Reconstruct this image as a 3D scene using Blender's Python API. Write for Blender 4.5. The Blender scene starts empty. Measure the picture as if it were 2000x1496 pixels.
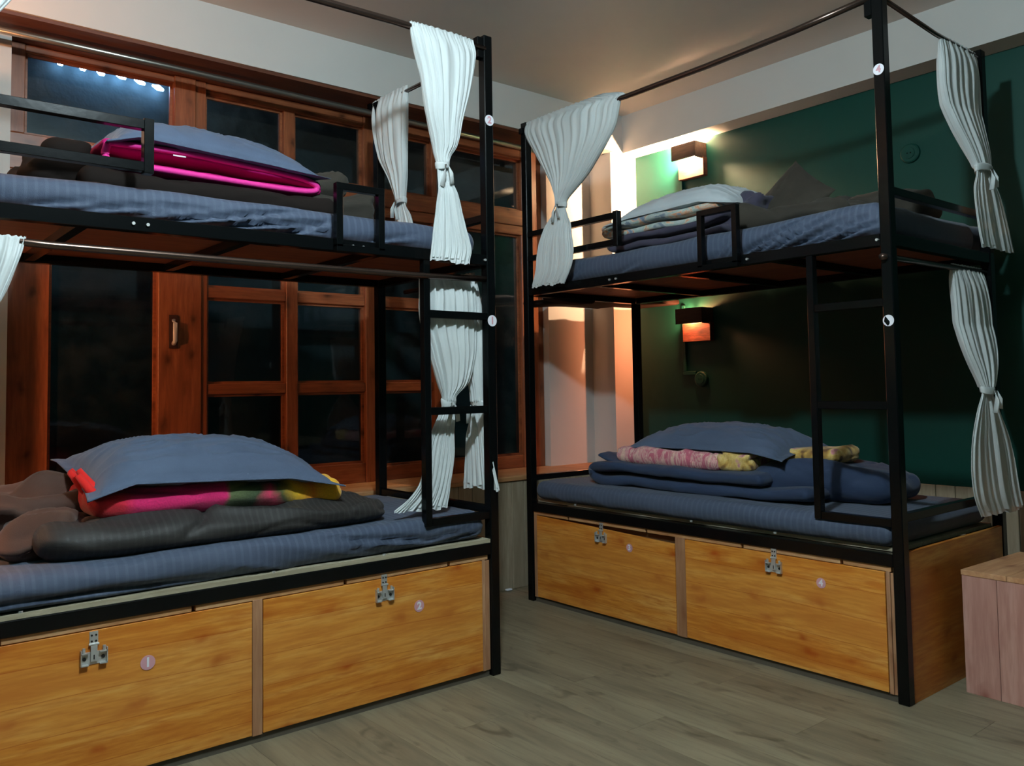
import bpy, bmesh, math, random
from mathutils import Vector, Matrix, noise
from math import sin, cos, pi, radians, sqrt
random.seed(7)
SC = bpy.context.scene
COL = SC.collection

# ------------------------------------------------------------------ camera
cam_d = bpy.data.cameras.new('camera'); cam = bpy.data.objects.new('camera', cam_d); COL.objects.link(cam)
cr = Vector((0.77316991, -0.63400381, -0.01573089)); cu = Vector((-0.02170819, -0.05124674, 0.99845006))
cf = Vector((0.6338273, 0.77163006, 0.05338552))
M = Matrix((( cr.x, cu.x, -cf.x, -3.171595), (cr.y, cu.y, -cf.y, -4.236252), (cr.z, cu.z, -cf.z, 1.082013), (0, 0, 0, 1)))
cam.matrix_world = M
cam_d.sensor_fit = 'HORIZONTAL'; cam_d.sensor_width = 36.0; cam_d.lens = 1658.854 * 36 / 2000
cam_d.shift_x = 0.00057; cam_d.shift_y = -0.04034; cam_d.clip_start = 0.02
SC.camera = cam

# ------------------------------------------------------------------ exposure, world, lights
vs = SC.view_settings
SC.display_settings.display_device = 'sRGB'
vs.view_transform = 'Standard'; vs.look = 'None'; vs.gamma = 1.0; vs.use_curve_mapping = False
vs.exposure = 0.0
W = bpy.data.worlds.new('night'); SC.world = W; W.use_nodes = True
W.node_tree.nodes['Background'].inputs[0].default_value = (0.02, 0.03, 0.05, 1)
W.node_tree.nodes['Background'].inputs[1].default_value = 0.15

def point_light(name, loc, power, col, r):
    l = bpy.data.lights.new(name, 'POINT'); l.energy = power; l.color = col; l.shadow_soft_size = r
    o = bpy.data.objects.new(name, l); o.location = loc; COL.objects.link(o); return o
MAIN = 150; UP_LAMP = 210.0; LOW_LAMP = 25.0; LEFT_LAMP = 38.0
point_light('ceiling_lamp_light', (-2.35, -3.15, 2.60), MAIN, (0.74, 0.93, 1.0), 0.055)
WARM = (1.0, 0.60, 0.34); AMBER = (1.0, 0.30, 0.125)

# ------------------------------------------------------------------ materials
MATS = {}
def srgb(r, g, b):
    f = lambda c: (c / 255 / 12.92) if c <= 10.3 else ((c / 255 + 0.055) / 1.055) ** 2.4
    return (f(r), f(g), f(b), 1)
class NT:
    def __init__(s, name):
        s.m = bpy.data.materials.new(name); s.m.use_nodes = True; s.t = s.m.node_tree
        s.b = s.t.nodes['Principled BSDF']; s.out = s.t.nodes['Material Output']
        s.tc = s.t.nodes.new('ShaderNodeTexCoord')
    def n(s, typ, **kw):
        x = s.t.nodes.new(typ)
        for k, v in kw.items():
            if k.startswith('i_'):
                key = k[2:]
                x.inputs[int(key) if key.isdigit() else key].default_value = v
            else: setattr(x, k, v)
        return x
    def l(s, a, b): s.t.links.new(a, b)
    def mapping(s, scale=(1, 1, 1), rot=(0, 0, 0), src=None, rnd=False):
        mp = s.n('ShaderNodeMapping'); mp.inputs['Scale'].default_value = scale; mp.inputs['Rotation'].default_value = rot
        s.l(src or s.tc.outputs['Object'], mp.inputs['Vector'])
        if rnd:
            oi = s.n('ShaderNodeObjectInfo'); mm = s.n('ShaderNodeMath', operation='MULTIPLY'); mm.inputs[1].default_value = 17.3
            s.l(oi.outputs['Random'], mm.inputs[0]); s.l(mm.outputs[0], mp.inputs['Location'])
        return mp.outputs[0]
    def noise(s, vec, scale=5, detail=4, rough=0.55, dist=0.0):
        x = s.n('ShaderNodeTexNoise'); x.inputs['Scale'].default_value = scale; x.inputs['Detail'].default_value = detail
        x.inputs['Roughness'].default_value = rough; x.inputs['Distortion'].default_value = dist
        s.l(vec, x.inputs['Vector']); return x.outputs['Fac']
    def ramp(s, fac, stops):
        r = s.n('ShaderNodeValToRGB'); e = r.color_ramp.elements
        while len(e) < len(stops): e.new(0.5)
        for i, (p, c) in enumerate(stops): e[i].position = p; e[i].color = c
        s.l(fac, r.inputs[0]); return r.outputs[0]
    def mix(s, fac, a, b, mode='MIX'):
        x = s.n('ShaderNodeMix', data_type='RGBA', blend_type=mode)
        if isinstance(fac, float): x.inputs[0].default_value = fac
        else: s.l(fac, x.inputs[0])
        for sock, v in ((x.inputs[6], a), (x.inputs[7], b)):
            if isinstance(v, tuple): sock.default_value = v
            else: s.l(v, sock)
        return x.outputs[2]
    def bump(s, h, strength=0.2, dist=0.01):
        b = s.n('ShaderNodeBump'); b.inputs['Strength'].default_value = strength; b.inputs['Distance'].default_value = dist
        s.l(h, b.inputs['Height']); s.l(b.outputs[0], s.b.inputs['Normal'])
    def col(s, c):
        if isinstance(c, tuple): s.b.inputs['Base Color'].default_value = c
        else: s.l(c, s.b.inputs['Base Color'])
    def rough(s, r):
        if isinstance(r, float): s.b.inputs['Roughness'].default_value = r
        else: s.l(r, s.b.inputs['Roughness'])

def g1(v): return (v, v, v, 1)
def wood(name, c_lo, c_mid, c_hi, knot, axis='x', rough=0.42, boards=None, fine=1.0, knots=True, rnd=True, lines=0.5, flat=None):
    """grain runs along object axis; boards = spacing of joint lines across the grain (laminate print)"""
    if name in MATS: return MATS[name]
    m = NT(name)
    st = {'x': (0.9, 9, 9), 'y': (9, 0.9, 9), 'z': (9, 9, 0.9)}[axis]
    v = m.mapping(tuple(a * fine for a in st), rnd=rnd)
    n1 = m.noise(v, 1.6, 6, 0.6, 0.7)
    c = m.ramp(n1, [(0.30, c_lo), (0.5, c_mid), (0.68, c_hi)])
    fs = tuple(a * 6 for a in st)
    n2 = m.noise(m.mapping(tuple(a * fine for a in fs), rnd=rnd), 1.5, 3, 0.6)
    c = m.mix(m.ramp(n2, [(0.35, g1(0.75)), (0.6, g1(0))]), c, c_lo)
    if knots:
        ks = {'x': (4.2, 9.0, 9.0), 'y': (9.0, 4.2, 9.0), 'z': (9.0, 9.0, 4.2)}[axis]
        fl_ = flat or {'x': 'y', 'y': 'x', 'z': 'y'}[axis]; uv_ = [i for i in range(3) if 'xyz'[i] != fl_]
        kv = m.n('ShaderNodeTexVoronoi', feature='F1', voronoi_dimensions='2D'); kv.inputs['Scale'].default_value = 1.0; kv.inputs['Randomness'].default_value = 1.0
        dn = m.n('ShaderNodeTexNoise'); dn.inputs['Scale'].default_value = 14.0; m.l(m.tc.outputs['Object'], dn.inputs['Vector'])
        mixv = m.n('ShaderNodeVectorMath', operation='MULTIPLY_ADD'); mixv.inputs[1].default_value = (0.32,) * 3
        m.l(dn.outputs['Color'], mixv.inputs[0]); m.l(m.mapping(ks, rnd=rnd), mixv.inputs[2]); sp = m.n('ShaderNodeSeparateXYZ'); m.l(mixv.outputs[0], sp.inputs[0]); cb = m.n('ShaderNodeCombineXYZ'); m.l(sp.outputs[uv_[0]], cb.inputs[0]); m.l(sp.outputs[uv_[1]], cb.inputs[1]); m.l(cb.outputs[0], kv.inputs['Vector'])
        sc_ = m.n('ShaderNodeSeparateColor'); m.l(kv.outputs['Color'], sc_.inputs[0])
        kf = m.ramp(kv.outputs['Distance'], [(0.0, g1(0.95)), (0.07, g1(0.7)), (0.15, g1(0.30)), (0.34, g1(0))])
        kp = m.ramp(sc_.outputs[0], [(0.20, g1(0.2)), (0.60, g1(1.0))])
        km = m.n('ShaderNodeMath', operation='MULTIPLY'); m.l(kf, km.inputs[0]); m.l(kp, km.inputs[1])
        c = m.mix(km.outputs[0], c, knot)
    if boards:
        sx = m.n('ShaderNodeSeparateXYZ'); m.l(m.tc.outputs['Object'], sx.inputs[0])
        ax = {'x': 2, 'y': 2, 'z': 0}[axis]
        wob = m.noise(m.mapping((1.2, 1.2, 1.2)), 1.0, 1)
        a = m.n('ShaderNodeMath', operation='MULTIPLY_ADD'); m.l(wob, a.inputs[0]); a.inputs[1].default_value = 0.05; m.l(sx.outputs[ax], a.inputs[2])
        d = m.n('ShaderNodeMath', operation='DIVIDE'); m.l(a.outputs[0], d.inputs[0]); d.inputs[1].default_value = boards
        fr = m.n('ShaderNodeMath', operation='FRACT'); m.l(d.outputs[0], fr.inputs[0])
        flo = m.n('ShaderNodeMath', operation='FLOOR'); m.l(d.outputs[0], flo.inputs[0])
        wn = m.n('ShaderNodeTexWhiteNoise', noise_dimensions='1D'); m.l(flo.outputs[0], wn.inputs['W'])
        c = m.mix(m.ramp(wn.outputs['Value'], [(0.2, g1(0)), (1.0, g1(0.24))]), c, c_hi)
        c = m.mix(m.ramp(fr.outputs[0], [(0.0, g1(lines)), (0.03, g1(0)), (1.0, g1(0))]), c, knot)
    m.col(c); m.rough(rough); m.b.inputs['Specular IOR Level'].default_value = 0.35
    m.bump(n2, 0.08, 0.003)
    MATS[name] = m.m; return m.m

def fabric(name, c1, c2, stripes=None, rough=0.75, bumpn=True, sheen=0.15, noise_scale=3.0, spec=0.3):
    if name in MATS: return MATS[name]
    m = NT(name)
    n1 = m.noise(m.mapping(), noise_scale, 4)
    c = m.mix(m.ramp(n1, [(0.35, g1(0)), (0.65, g1(1))]), c1, c2)
    if stripes:
        per, c3, ax = stripes
        sx = m.n('ShaderNodeSeparateXYZ'); m.l(m.tc.outputs['Object'], sx.inputs[0])
        d = m.n('ShaderNodeMath', operation='MULTIPLY'); m.l(sx.outputs[ax], d.inputs[0]); d.inputs[1].default_value = 2 * pi / per
        sn = m.n('ShaderNodeMath', operation='SINE'); m.l(d.outputs[0], sn.inputs[0])
        f = m.ramp(sn.outputs[0], [(0.35, g1(0)), (0.65, g1(1))])
        c = m.mix(f, c, c3); 
        rr = m.n('ShaderNodeMapRange'); m.l(f, rr.inputs[0]); rr.inputs[3].default_value = rough; rr.inputs[4].default_value = rough - 0.09
        m.l(rr.outputs[0], m.b.inputs['Roughness'])
    else: m.rough(rough)
    m.col(c); m.b.inputs['Specular IOR Level'].default_value = spec
    m.b.inputs['Sheen Weight'].default_value = sheen; m.b.inputs['Sheen Roughness'].default_value = 0.5
    w = m.noise(m.mapping(), 420, 2); h = m.noise(m.mapping(), 22, 4)
    a = m.n('ShaderNodeMath', operation='MULTIPLY_ADD'); m.l(h, a.inputs[0]); a.inputs[1].default_value = 3.0; m.l(w, a.inputs[2])
    m.bump(a.outputs[0], 0.25, 0.002)
    MATS[name] = m.m; return m.m

def plain(name, c, rough=0.6, spec=0.4, metal=0.0, nb=None, var=0.0, coat=0.0):
    if name in MATS: return MATS[name]
    m = NT(name)
    if var:
        n1 = m.noise(m.mapping(), 1.7, 6, 0.6)
        c2 = tuple(x * (1 - var) for x in c[:3]) + (1,)
        m.col(m.mix(m.ramp(n1, [(0.3, g1(0)), (0.7, g1(1))]), c, c2))
    else: m.col(c)
    m.rough(rough); m.b.inputs['Specular IOR Level'].default_value = spec; m.b.inputs['Metallic'].default_value = metal
    m.b.inputs['Coat Weight'].default_value = coat
    if nb: m.bump(m.noise(m.mapping(), nb[0], 4), nb[1], nb[2])
    MATS[name] = m.m; return m.m

def multi(name, stops, scale, map_scale=(1, 1, 1), dist=1.0, rough=0.85, axis_grad=None, detail=2):
    """printed plush: colour patches from noise, or a gradient along an axis warped by noise"""
    if name in MATS: return MATS[name]
    m = NT(name)
    n1 = m.noise(m.mapping(map_scale), scale, detail, 0.5, dist)
    if axis_grad:
        ax, lo, hi, warp = axis_grad
        sx = m.n('ShaderNodeSeparateXYZ'); m.l(m.tc.outputs['Object'], sx.inputs[0])
        mr = m.n('ShaderNodeMapRange'); m.l(sx.outputs[ax], mr.inputs[0]); mr.inputs[1].default_value = lo; mr.inputs[2].default_value = hi
        a = m.n('ShaderNodeMath', operation='MULTIPLY_ADD'); m.l(n1, a.inputs[0]); a.inputs[1].default_value = warp
        sb = m.n('ShaderNodeMath', operation='SUBTRACT'); m.l(mr.outputs[0], sb.inputs[0]); sb.inputs[1].default_value = warp / 2
        m.l(sb.outputs[0], a.inputs[2]); fac = a.outputs[0]
    else: fac = n1
    c = m.ramp(fac, stops)
    f = m.noise(m.mapping((1, 1, 1)), 160, 3)
    c = m.mix(m.ramp(f, [(0.3, g1(0.16)), (0.6, g1(0))]), c, (0.02, 0.01, 0.01, 1))
    m.col(c); m.rough(rough); m.b.inputs['Sheen Weight'].default_value = 0.3
    m.bump(f, 0.4, 0.004)
    MATS[name] = m.m; return m.m

def emit(name, col, strength):
    if name in MATS: return MATS[name]
    m = NT(name); m.b.inputs['Emission Color'].default_value = col; m.b.inputs['Emission Strength'].default_value = strength
    m.b.inputs['Base Color'].default_value = col; MATS[name] = m.m; return m.m

PINE_LO, PINE_MID, PINE_HI = srgb(176, 112, 34), srgb(208, 142, 58), srgb(216, 164, 92)
laminate = lambda: wood('pine_laminate', srgb(196, 110, 34), srgb(222, 146, 58), srgb(230, 168, 86), srgb(176, 78, 12), 'x', 0.42, boards=0.095, fine=1.15, lines=0.8)
laminate_end = lambda: wood('pine_laminate_end', srgb(176, 100, 36), srgb(200, 128, 54), srgb(208, 150, 80), srgb(150, 72, 22), 'y', 0.42, fine=1.0)
pine_trim = lambda: wood('pale_pine_trim', srgb(176, 122, 78), srgb(198, 148, 100), srgb(208, 166, 124), srgb(140, 84, 48), 'x', 0.5)
pine_trim_v = lambda: wood('pale_pine_upright', srgb(160, 112, 80), srgb(182, 136, 102), srgb(196, 154, 120), srgb(130, 80, 52), 'z', 0.5)
win_wood_v = lambda: wood('window_wood_upright', srgb(122, 68, 42), srgb(146, 84, 52), srgb(162, 98, 62), srgb(62, 32, 18), 'z', 0.38)
win_wood_h = lambda: wood('window_wood_rail', srgb(122, 68, 42), srgb(146, 84, 52), srgb(162, 98, 62), srgb(62, 32, 18), 'x', 0.38)
ply = lambda: wood('deck_plywood', srgb(110, 58, 36), srgb(128, 70, 44), srgb(142, 82, 52), srgb(84, 40, 24), 'x', 0.6, knots=False)
black = lambda: plain('black_gloss_paint', srgb(9, 11, 12), 0.20, 0.20, nb=(40, 0.12, 0.002))
chrome = lambda: plain('steel_pipe', srgb(96, 78, 70), 0.25, 0.6, metal=0.85, nb=(30, 0.1, 0.002))
steel = lambda: plain('galvanised_steel', srgb(205, 205, 203), 0.34, 0.6, metal=0.55, nb=(50, 0.15, 0.002))
plaster = lambda: plain('white_plaster', srgb(200, 198, 194), 0.85, 0.2, nb=(12, 0.12, 0.01), var=0.05)
ceilmat = lambda: plain('ceiling_plaster', srgb(212, 205, 198), 0.55, 0.3, nb=(8, 0.12, 0.01), var=0.06)
green = lambda: plain('dark_green_wall_paint', srgb(6, 66, 56), 0.50, 0.28, nb=(9, 0.12, 0.01), var=0.12)

# ------------------------------------------------------------------ frames of reference and mesh tools
LX0, LY0 = -1.139 - 1.95, -1.671
RX0, RY0 = -0.338, -0.888
FR = {'W': (Vector((0, 0, 0)), 0.0), 'L': (Vector((LX0, LY0, 0)), 0.0), 'R': (Vector((RX0, RY0, 0)), -pi / 2)}
def fworld(fr, p):
    o, a = FR[fr]; return o + Matrix.Rotation(a, 3, 'Z') @ Vector(p)

class MB:
    def __init__(s): s.v = []; s.f = []
    def box(s, x0, x1, y0, y1, z0, z1):
        b = len(s.v)
        s.v += [(x0, y0, z0), (x1, y0, z0), (x1, y1, z0), (x0, y1, z0), (x0, y0, z1), (x1, y0, z1), (x1, y1, z1), (x0, y1, z1)]
        s.f += [tuple(b + i for i in q) for q in ((0, 3, 2, 1), (4, 5, 6, 7), (0, 1, 5, 4), (1, 2, 6, 5), (2, 3, 7, 6), (3, 0, 4, 7))]
        return s
    def hexa(s, pts):
        b = len(s.v); s.v += [tuple(p) for p in pts]
        s.f += [tuple(b + i for i in q) for q in ((0, 3, 2, 1), (4, 5, 6, 7), (0, 1, 5, 4), (1, 2, 6, 5), (2, 3, 7, 6), (3, 0, 4, 7))]
        return s
    def sweep(s, pts, r, n=12, cap=True, flat=1.0):
        pts = [Vector(p) for p in pts]; b = len(s.v); up = Vector((0, 0, 1))
        for i, p in enumerate(pts):
            d = (pts[min(i + 1, len(pts) - 1)] - pts[max(i - 1, 0)]).normalized()
            a = d.cross(up) if abs(d.z) < 0.95 else d.cross(Vector((0, 1, 0))); a.normalize(); c = a.cross(d)
            rr = r[i] if isinstance(r, (list, tuple)) else r
            for k in range(n):
                t = 2 * pi * k / n; s.v.append(tuple(p + a * (rr * cos(t)) + c * (rr * flat * sin(t))))
        for i in range(len(pts) - 1):
            for k in range(n):
                k2 = (k + 1) % n; s.f.append((b + i * n + k, b + i * n + k2, b + (i + 1) * n + k2, b + (i + 1) * n + k))
        if cap:
            s.f.append(tuple(b + k for k in reversed(range(n)))); e = b + (len(pts) - 1) * n; s.f.append(tuple(e + k for k in range(n)))
        return s
    def grid(s, rows, closed=False):
        b = len(s.v); nr = len(rows); nc = len(rows[0])
        for r in rows: s.v += [tuple(p) for p in r]
        for i in range(nr - 1):
            for j in range(nc if closed else nc - 1):
                j2 = (j + 1) % nc; s.f.append((b + i * nc + j, b + i * nc + j2, b + (i + 1) * nc + j2, b + (i + 1) * nc + j))
        return b
    def merge(s, o):
        b = len(s.v); s.v += o.v; s.f += [tuple(b + i for i in q) for q in o.f]; return s

def make(name, mb, mat, origin=(0, 0, 0), parent=None, fr=None, smooth=False, bevel=0.0, label=None, segs=1, weld=False):
    me = bpy.data.meshes.new(name); O = Vector(origin)
    me.from_pydata([tuple(Vector(v) - O) for v in mb.v], [], mb.f); me.validate()
    bm = bmesh.new(); bm.from_mesh(me)
    if weld: bmesh.ops.remove_doubles(bm, verts=bm.verts, dist=1e-5)
    bmesh.ops.recalc_face_normals(bm, faces=bm.faces)
    if bevel > 0: bmesh.ops.bevel(bm, geom=list(bm.edges), offset=bevel, segments=segs, affect='EDGES', profile=0.6)
    bm.to_mesh(me); bm.free()
    if smooth:
        for p in me.polygons: p.use_smooth = True
    me.materials.append(mat)
    o = bpy.data.objects.new(name, me); COL.objects.link(o)
    if parent is not None: o.parent = parent
    elif fr:
        o.location = fworld(fr, O); o.rotation_euler = (0, 0, FR[fr][1])
    if label: o['label'] = label
    return o

def tag(o, label=None, cat=None, group=None, kind=None):
    if label: o['label'] = label
    if cat: o['category'] = cat
    if group: o['group'] = group
    if kind: o['kind'] = kind
    return o

class Thing:
    def __init__(s, name, label, cat, fr='W', origin=(0, 0, 0), group=None, kind=None):
        s.o = bpy.data.objects.new(name, None); COL.objects.link(s.o); s.o.empty_display_size = 0.1
        s.fr = fr; s.origin = origin
        s.o.location = fworld(fr, origin); s.o.rotation_euler = (0, 0, FR[fr][1]); tag(s.o, label, cat, group, kind)
    def part(s, name, mb, mat, parent=None, **kw):
        return make(name, mb, mat, s.origin, parent or s.o, **kw)

def single(name, mb, mat, label, cat, fr='W', origin=(0, 0, 0), group=None, kind=None, **kw):
    return tag(make(name, mb, mat, origin, None, fr, **kw), label, cat, group, kind)

def nz(p, s=1.0, off=0.0): return noise.noise(Vector((p[0] * s + off, p[1] * s + off * 1.7, p[2] * s - off)))
def ridge(x, k=3.0): return (1 - abs(max(-1, min(1, x)))) ** k

# ================================================================== SETTING
YW = -0.28          # window plane
YB = -0.602         # face of the beam above the windows
ZB, ZC = 2.546, 2.782
YWN = -0.655        # face of the low panelled wall
XG = 0.90           # green wall
# floor: laminate planks running towards the window wall
fl = Thing('floor', 'grey brown wood laminate floor', None, kind='structure')
flo_m = NT('floor_laminate')
v = flo_m.mapping((7, 0.8, 1), rnd=True); n1 = flo_m.noise(v, 1.3, 6, 0.62, 0.6)
cc = flo_m.ramp(n1, [(0.3, srgb(106, 97, 79)), (0.5, srgb(131, 121, 99)), (0.7, srgb(146, 136, 112))])
n2 = flo_m.noise(flo_m.mapping((40, 3, 1), rnd=True), 1.4, 4, 0.6)
cc = flo_m.mix(flo_m.ramp(n2, [(0.30, g1(0.5)), (0.52, g1(0))]), cc, srgb(92, 84, 70))
kn = flo_m.noise(flo_m.mapping((6, 2.2, 1), rnd=True), 2.2, 3, 0.5, 1.2)
cc = flo_m.mix(flo_m.ramp(kn, [(0.27, g1(0.75)), (0.40, g1(0))]), cc, srgb(74, 62, 48))
oi = flo_m.n('ShaderNodeObjectInfo')
cc = flo_m.mix(flo_m.ramp(oi.outputs['Random'], [(0, g1(0)), (1, g1(0.16))]), cc, srgb(112, 96, 74))
flo_m.col(cc); flo_m.rough(0.45); flo_m.b.inputs['Specular IOR Level'].default_value = 0.35; flo_m.bump(n2, 0.12, 0.002)
fl.part('subfloor', MB().box(-3.6, 1.0, -6.0, -0.2, -0.05, -0.013), plain('subfloor_dark', srgb(40, 36, 30), 0.9))
pw, plen = 0.186, 1.22
rng = random.Random(3)
xx = -3.6
row = 0
while xx < 0.9:
    x1 = min(xx + pw, 0.9); y = -0.62 + (row * 0.43) % plen - plen
    ys = [-0.62]
    while y > -6.0: ys.append(y); y -= plen
    ys.append(-6.0)
    for a, b in zip(ys[:-1], ys[1:]):
        if a - b < 0.02: continue
        mb = MB().box(xx + 0.0004, x1 - 0.0004, b + 0.0004, a - 0.0004, -0.012, 0.0)
        o = make('plank', mb, flo_m.m, ((xx + x1) / 2, (a + b) / 2, 0), fl.o)
        o.location = ((xx + x1) / 2, (a + b) / 2, 0)
    xx += pw; row += 1

def struct(name, mb, mat, label=None, **kw):
    o = make(name, mb, mat, (0, 0, 0), None, 'W', **kw); o['kind'] = 'structure'
    if label: o['label'] = label
    return o
struct('ceiling', MB().box(-3.6, 1.1, -6.0, 0.0, ZC, ZC + 0.1), ceilmat(), 'pale grey plastered ceiling')
struct('wall_left', MB().box(-3.6, -3.5, -6.0, 0.0, 0, ZC), green(), 'dark green painted left wall')
struct('wall_front', MB().box(-3.6, 1.1, -6.1, -6.0, 0, ZC), green(), 'dark green painted wall behind the viewer')
# back wall: white plaster piers beside the windows
wb = Thing('wall_back', 'white plastered window wall with a panelled base', None, kind='structure')
wb.part('plaster_pier', MB().box(-3.5, -2.585, -0.38, -0.2, 0.6, ZB), plaster())
wb.part('plaster_pier', MB().box(0.292, 0.668, -0.38, -0.2, 0.56, ZB), plaster())
wb.part('corner_column', MB().box(0.668, 0.90, -0.57, -0.2, 0.0, ZB), plaster())
wb.part('wall_core', MB().box(-3.5, 0.668, YWN + 0.013, -0.2, 0.0, 0.56), plain('panel_backing', srgb(120, 110, 92), 0.9))
cream = wood('cream_panelling', srgb(150, 136, 112), srgb(168, 154, 130), srgb(180, 166, 142), srgb(140, 120, 96), 'z', 0.55, knots=False)
x = -3.5
while x < 0.66:
    x1 = min(x + 0.088, 0.668)
    o = make('panel_board', MB().box(x + 0.0015, x1 - 0.0015, YWN, YWN + 0.012, 0.0, 0.575), cream, ((x + x1) / 2, YWN, 0), wb.o, bevel=0.002)
    o.location = ((x + x1) / 2, YWN, 0); x = x1
wb.part('sill_ledge', MB().box(-3.5, 0.667, YWN - 0.012, YW - 0.02, 0.575, 0.60), pine_trim(), bevel=0.003)
# beam above the windows and beam on the green wall
struct('trim_1', MB().box(-3.5, 0.90, YB, -0.245, ZB, ZC), plaster(), 'plastered beam above the windows')
struct('trim_2', MB().box(0.747, 1.1, -6.0, YB, ZB, ZC), plaster(), 'plastered beam along the top of the green wall')
struct('trim_3', MB().box(-3.5, 0.292, YB + 0.012, YW + 0.03, ZB - 0.014, ZB), wood('soffit_wood', srgb(84, 48, 34), srgb(102, 60, 42), srgb(116, 70, 48), srgb(50, 26, 16), 'x', 0.5, knots=False), 'brown wooden soffit board under the beam')
# right wall painted green with a panelled base
wr = Thing('wall_right', 'dark green painted wall with a cream panelled base', None, kind='structure')
wr.part('painted_wall', MB().box(XG, 1.1, -6.0, -0.2, 0, ZB), green())
y = -0.9
while y > -6.0:
    y1 = y - 0.088
    o = make('panel_board', MB().box(XG - 0.012, XG, y1 + 0.0015, y - 0.0015, 0.0, 0.595), cream, (XG, (y + y1) / 2, 0), wr.o, bevel=0.002)
    o.location = (XG, (y + y1) / 2, 0); y = y1

# windows ------------------------------------------------------------
gl = NT('window_glass')
tr = gl.n('ShaderNodeBsdfTransparent'); tr.inputs[0].default_value = (0.82, 0.88, 0.9, 1)
gs = gl.n('ShaderNodeBsdfGlossy'); gs.inputs['Roughness'].default_value = 0.03; gs.inputs['Color'].default_value = (0.8, 0.85, 0.85, 1)
fz = gl.n('ShaderNodeFresnel'); fz.inputs[0].default_value = 1.40
mx = gl.n('ShaderNodeMixShader'); gl.l(fz.outputs[0], mx.inputs[0]); gl.l(tr.outputs[0], mx.inputs[1]); gl.l(gs.outputs[0], mx.inputs[2])
df = gl.n('ShaderNodeBsdfDiffuse'); df.inputs[0].default_value = (0.5, 0.6, 0.6, 1)
mx2 = gl.n('ShaderNodeMixShader'); gl.l(mx.outputs[0], mx2.inputs[1]); gl.l(df.outputs[0], mx2.inputs[2])
gl.l(gl.ramp(gl.noise(gl.mapping(), 5.0, 6, 0.65), [(0.45, g1(0.004)), (0.75, g1(0.03))]), mx2.inputs[0])
gl.l(mx2.outputs[0], gl.out.inputs[0]); glass = gl.m

def window(name, label, stiles, panes_x, rows, rails_extra=()):
    w = Thing(name, label, None, kind='structure')
    for (x0, x1, z0, z1, dy) in stiles:
        w.part('stile', MB().box(x0, x1, YW - 0.035 - dy, YW + 0.04, z0, z1), win_wood_v(), bevel=0.003)
    for (x0, x1, z0, z1, dy) in rows:
        w.part('rail', MB().box(x0, x1, YW - 0.03 - dy, YW + 0.035, z0, z1), win_wood_h(), bevel=0.003)
    for (x0, x1, z0, z1) in panes_x:
        w.part('glass_pane', MB().box(x0 - 0.005, x1 + 0.005, YW, YW + 0.004, z0 - 0.005, z1 + 0.005), glass)
        b = 0.012   # glazing bead
        bd = MB().box(x0, x0 + b, YW - 0.014, YW, z0, z1).box(x1 - b, x1, YW - 0.014, YW, z0, z1).box(x0 + b, x1 - b, YW - 0.014, YW, z0, z0 + b).box(x0 + b, x1 - b, YW - 0.014, YW, z1 - b, z1)
        w.part('glazing_bead', bd, win_wood_h())
    return w
T0, T1 = 2.005, 2.155     # transom
w1 = window('window_1', 'wooden window with one tall dark pane and a grid of small panes',
  stiles=[(-2.583, -2.525, T1, ZB - 0.015, .004), (-2.583, -2.425, 0.60, T0, .004), (-1.992, -1.80, 0.60, T0, 0.01), (-1.80, -1.77, 0.60, T0, .002),
          (-1.926, -1.83, T1, ZB - 0.015, .012), (-1.83, -1.78, T1, ZB - 0.015, .004), (-1.382, -1.322, 0.70, T0, .003), (-1.392, -1.334, T1, 2.478, .002),
          (-0.94, -0.885, 0.60, T0, .004), (-0.946, -0.885, T1, ZB - 0.015, .004)],
  rows=[(-2.583, -0.885, T0, T1, .008), (-2.525, -0.946, 2.50, ZB - 0.015, .002), (-1.78, -0.946, 2.475, 2.50, -.004),
        (-2.425, -1.992, 0.60, 0.70, .0), (-1.77, -0.94, 0.60, 0.70, .0),
        (-1.77, -1.382, 1.070, 1.118, .001), (-1.322, -0.94, 1.070, 1.118, .001), (-1.77, -1.382, 1.520, 1.568, .001), (-1.322, -0.94, 1.520, 1.568, .001)],
  panes_x=[(-2.525, -1.926, T1, 2.50), (-2.425, -1.992, 0.70, T0), (-1.78, -1.392, T1, 2.475), (-1.334, -0.946, T1, 2.475)] +
          [(a, b, c, d) for a, b in ((-1.77, -1.382), (-1.322, -0.94)) for c, d in ((0.70, 1.070), (1.118, 1.520), (1.568, T0))])
wh = w1.part('window_handle', MB().box(-1.946, -1.908, YW - 0.052, YW - 0.045, 1.28, 1.43), plain('dark_handle_plate', srgb(60, 34, 26), 0.5), label='dark handle plate')
hd = MB().sweep([(-1.927, YW - 0.050, 1.30), (-1.927, YW - 0.072, 1.312), (-1.927, YW - 0.072, 1.392), (-1.927, YW - 0.050, 1.404)], 0.0095, 10)
make('pull', hd, plain('pale_handle_metal', srgb(225, 220, 214), 0.3, 0.5), (0, 0, 0), wh, smooth=True, label='pale pull bar')
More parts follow.
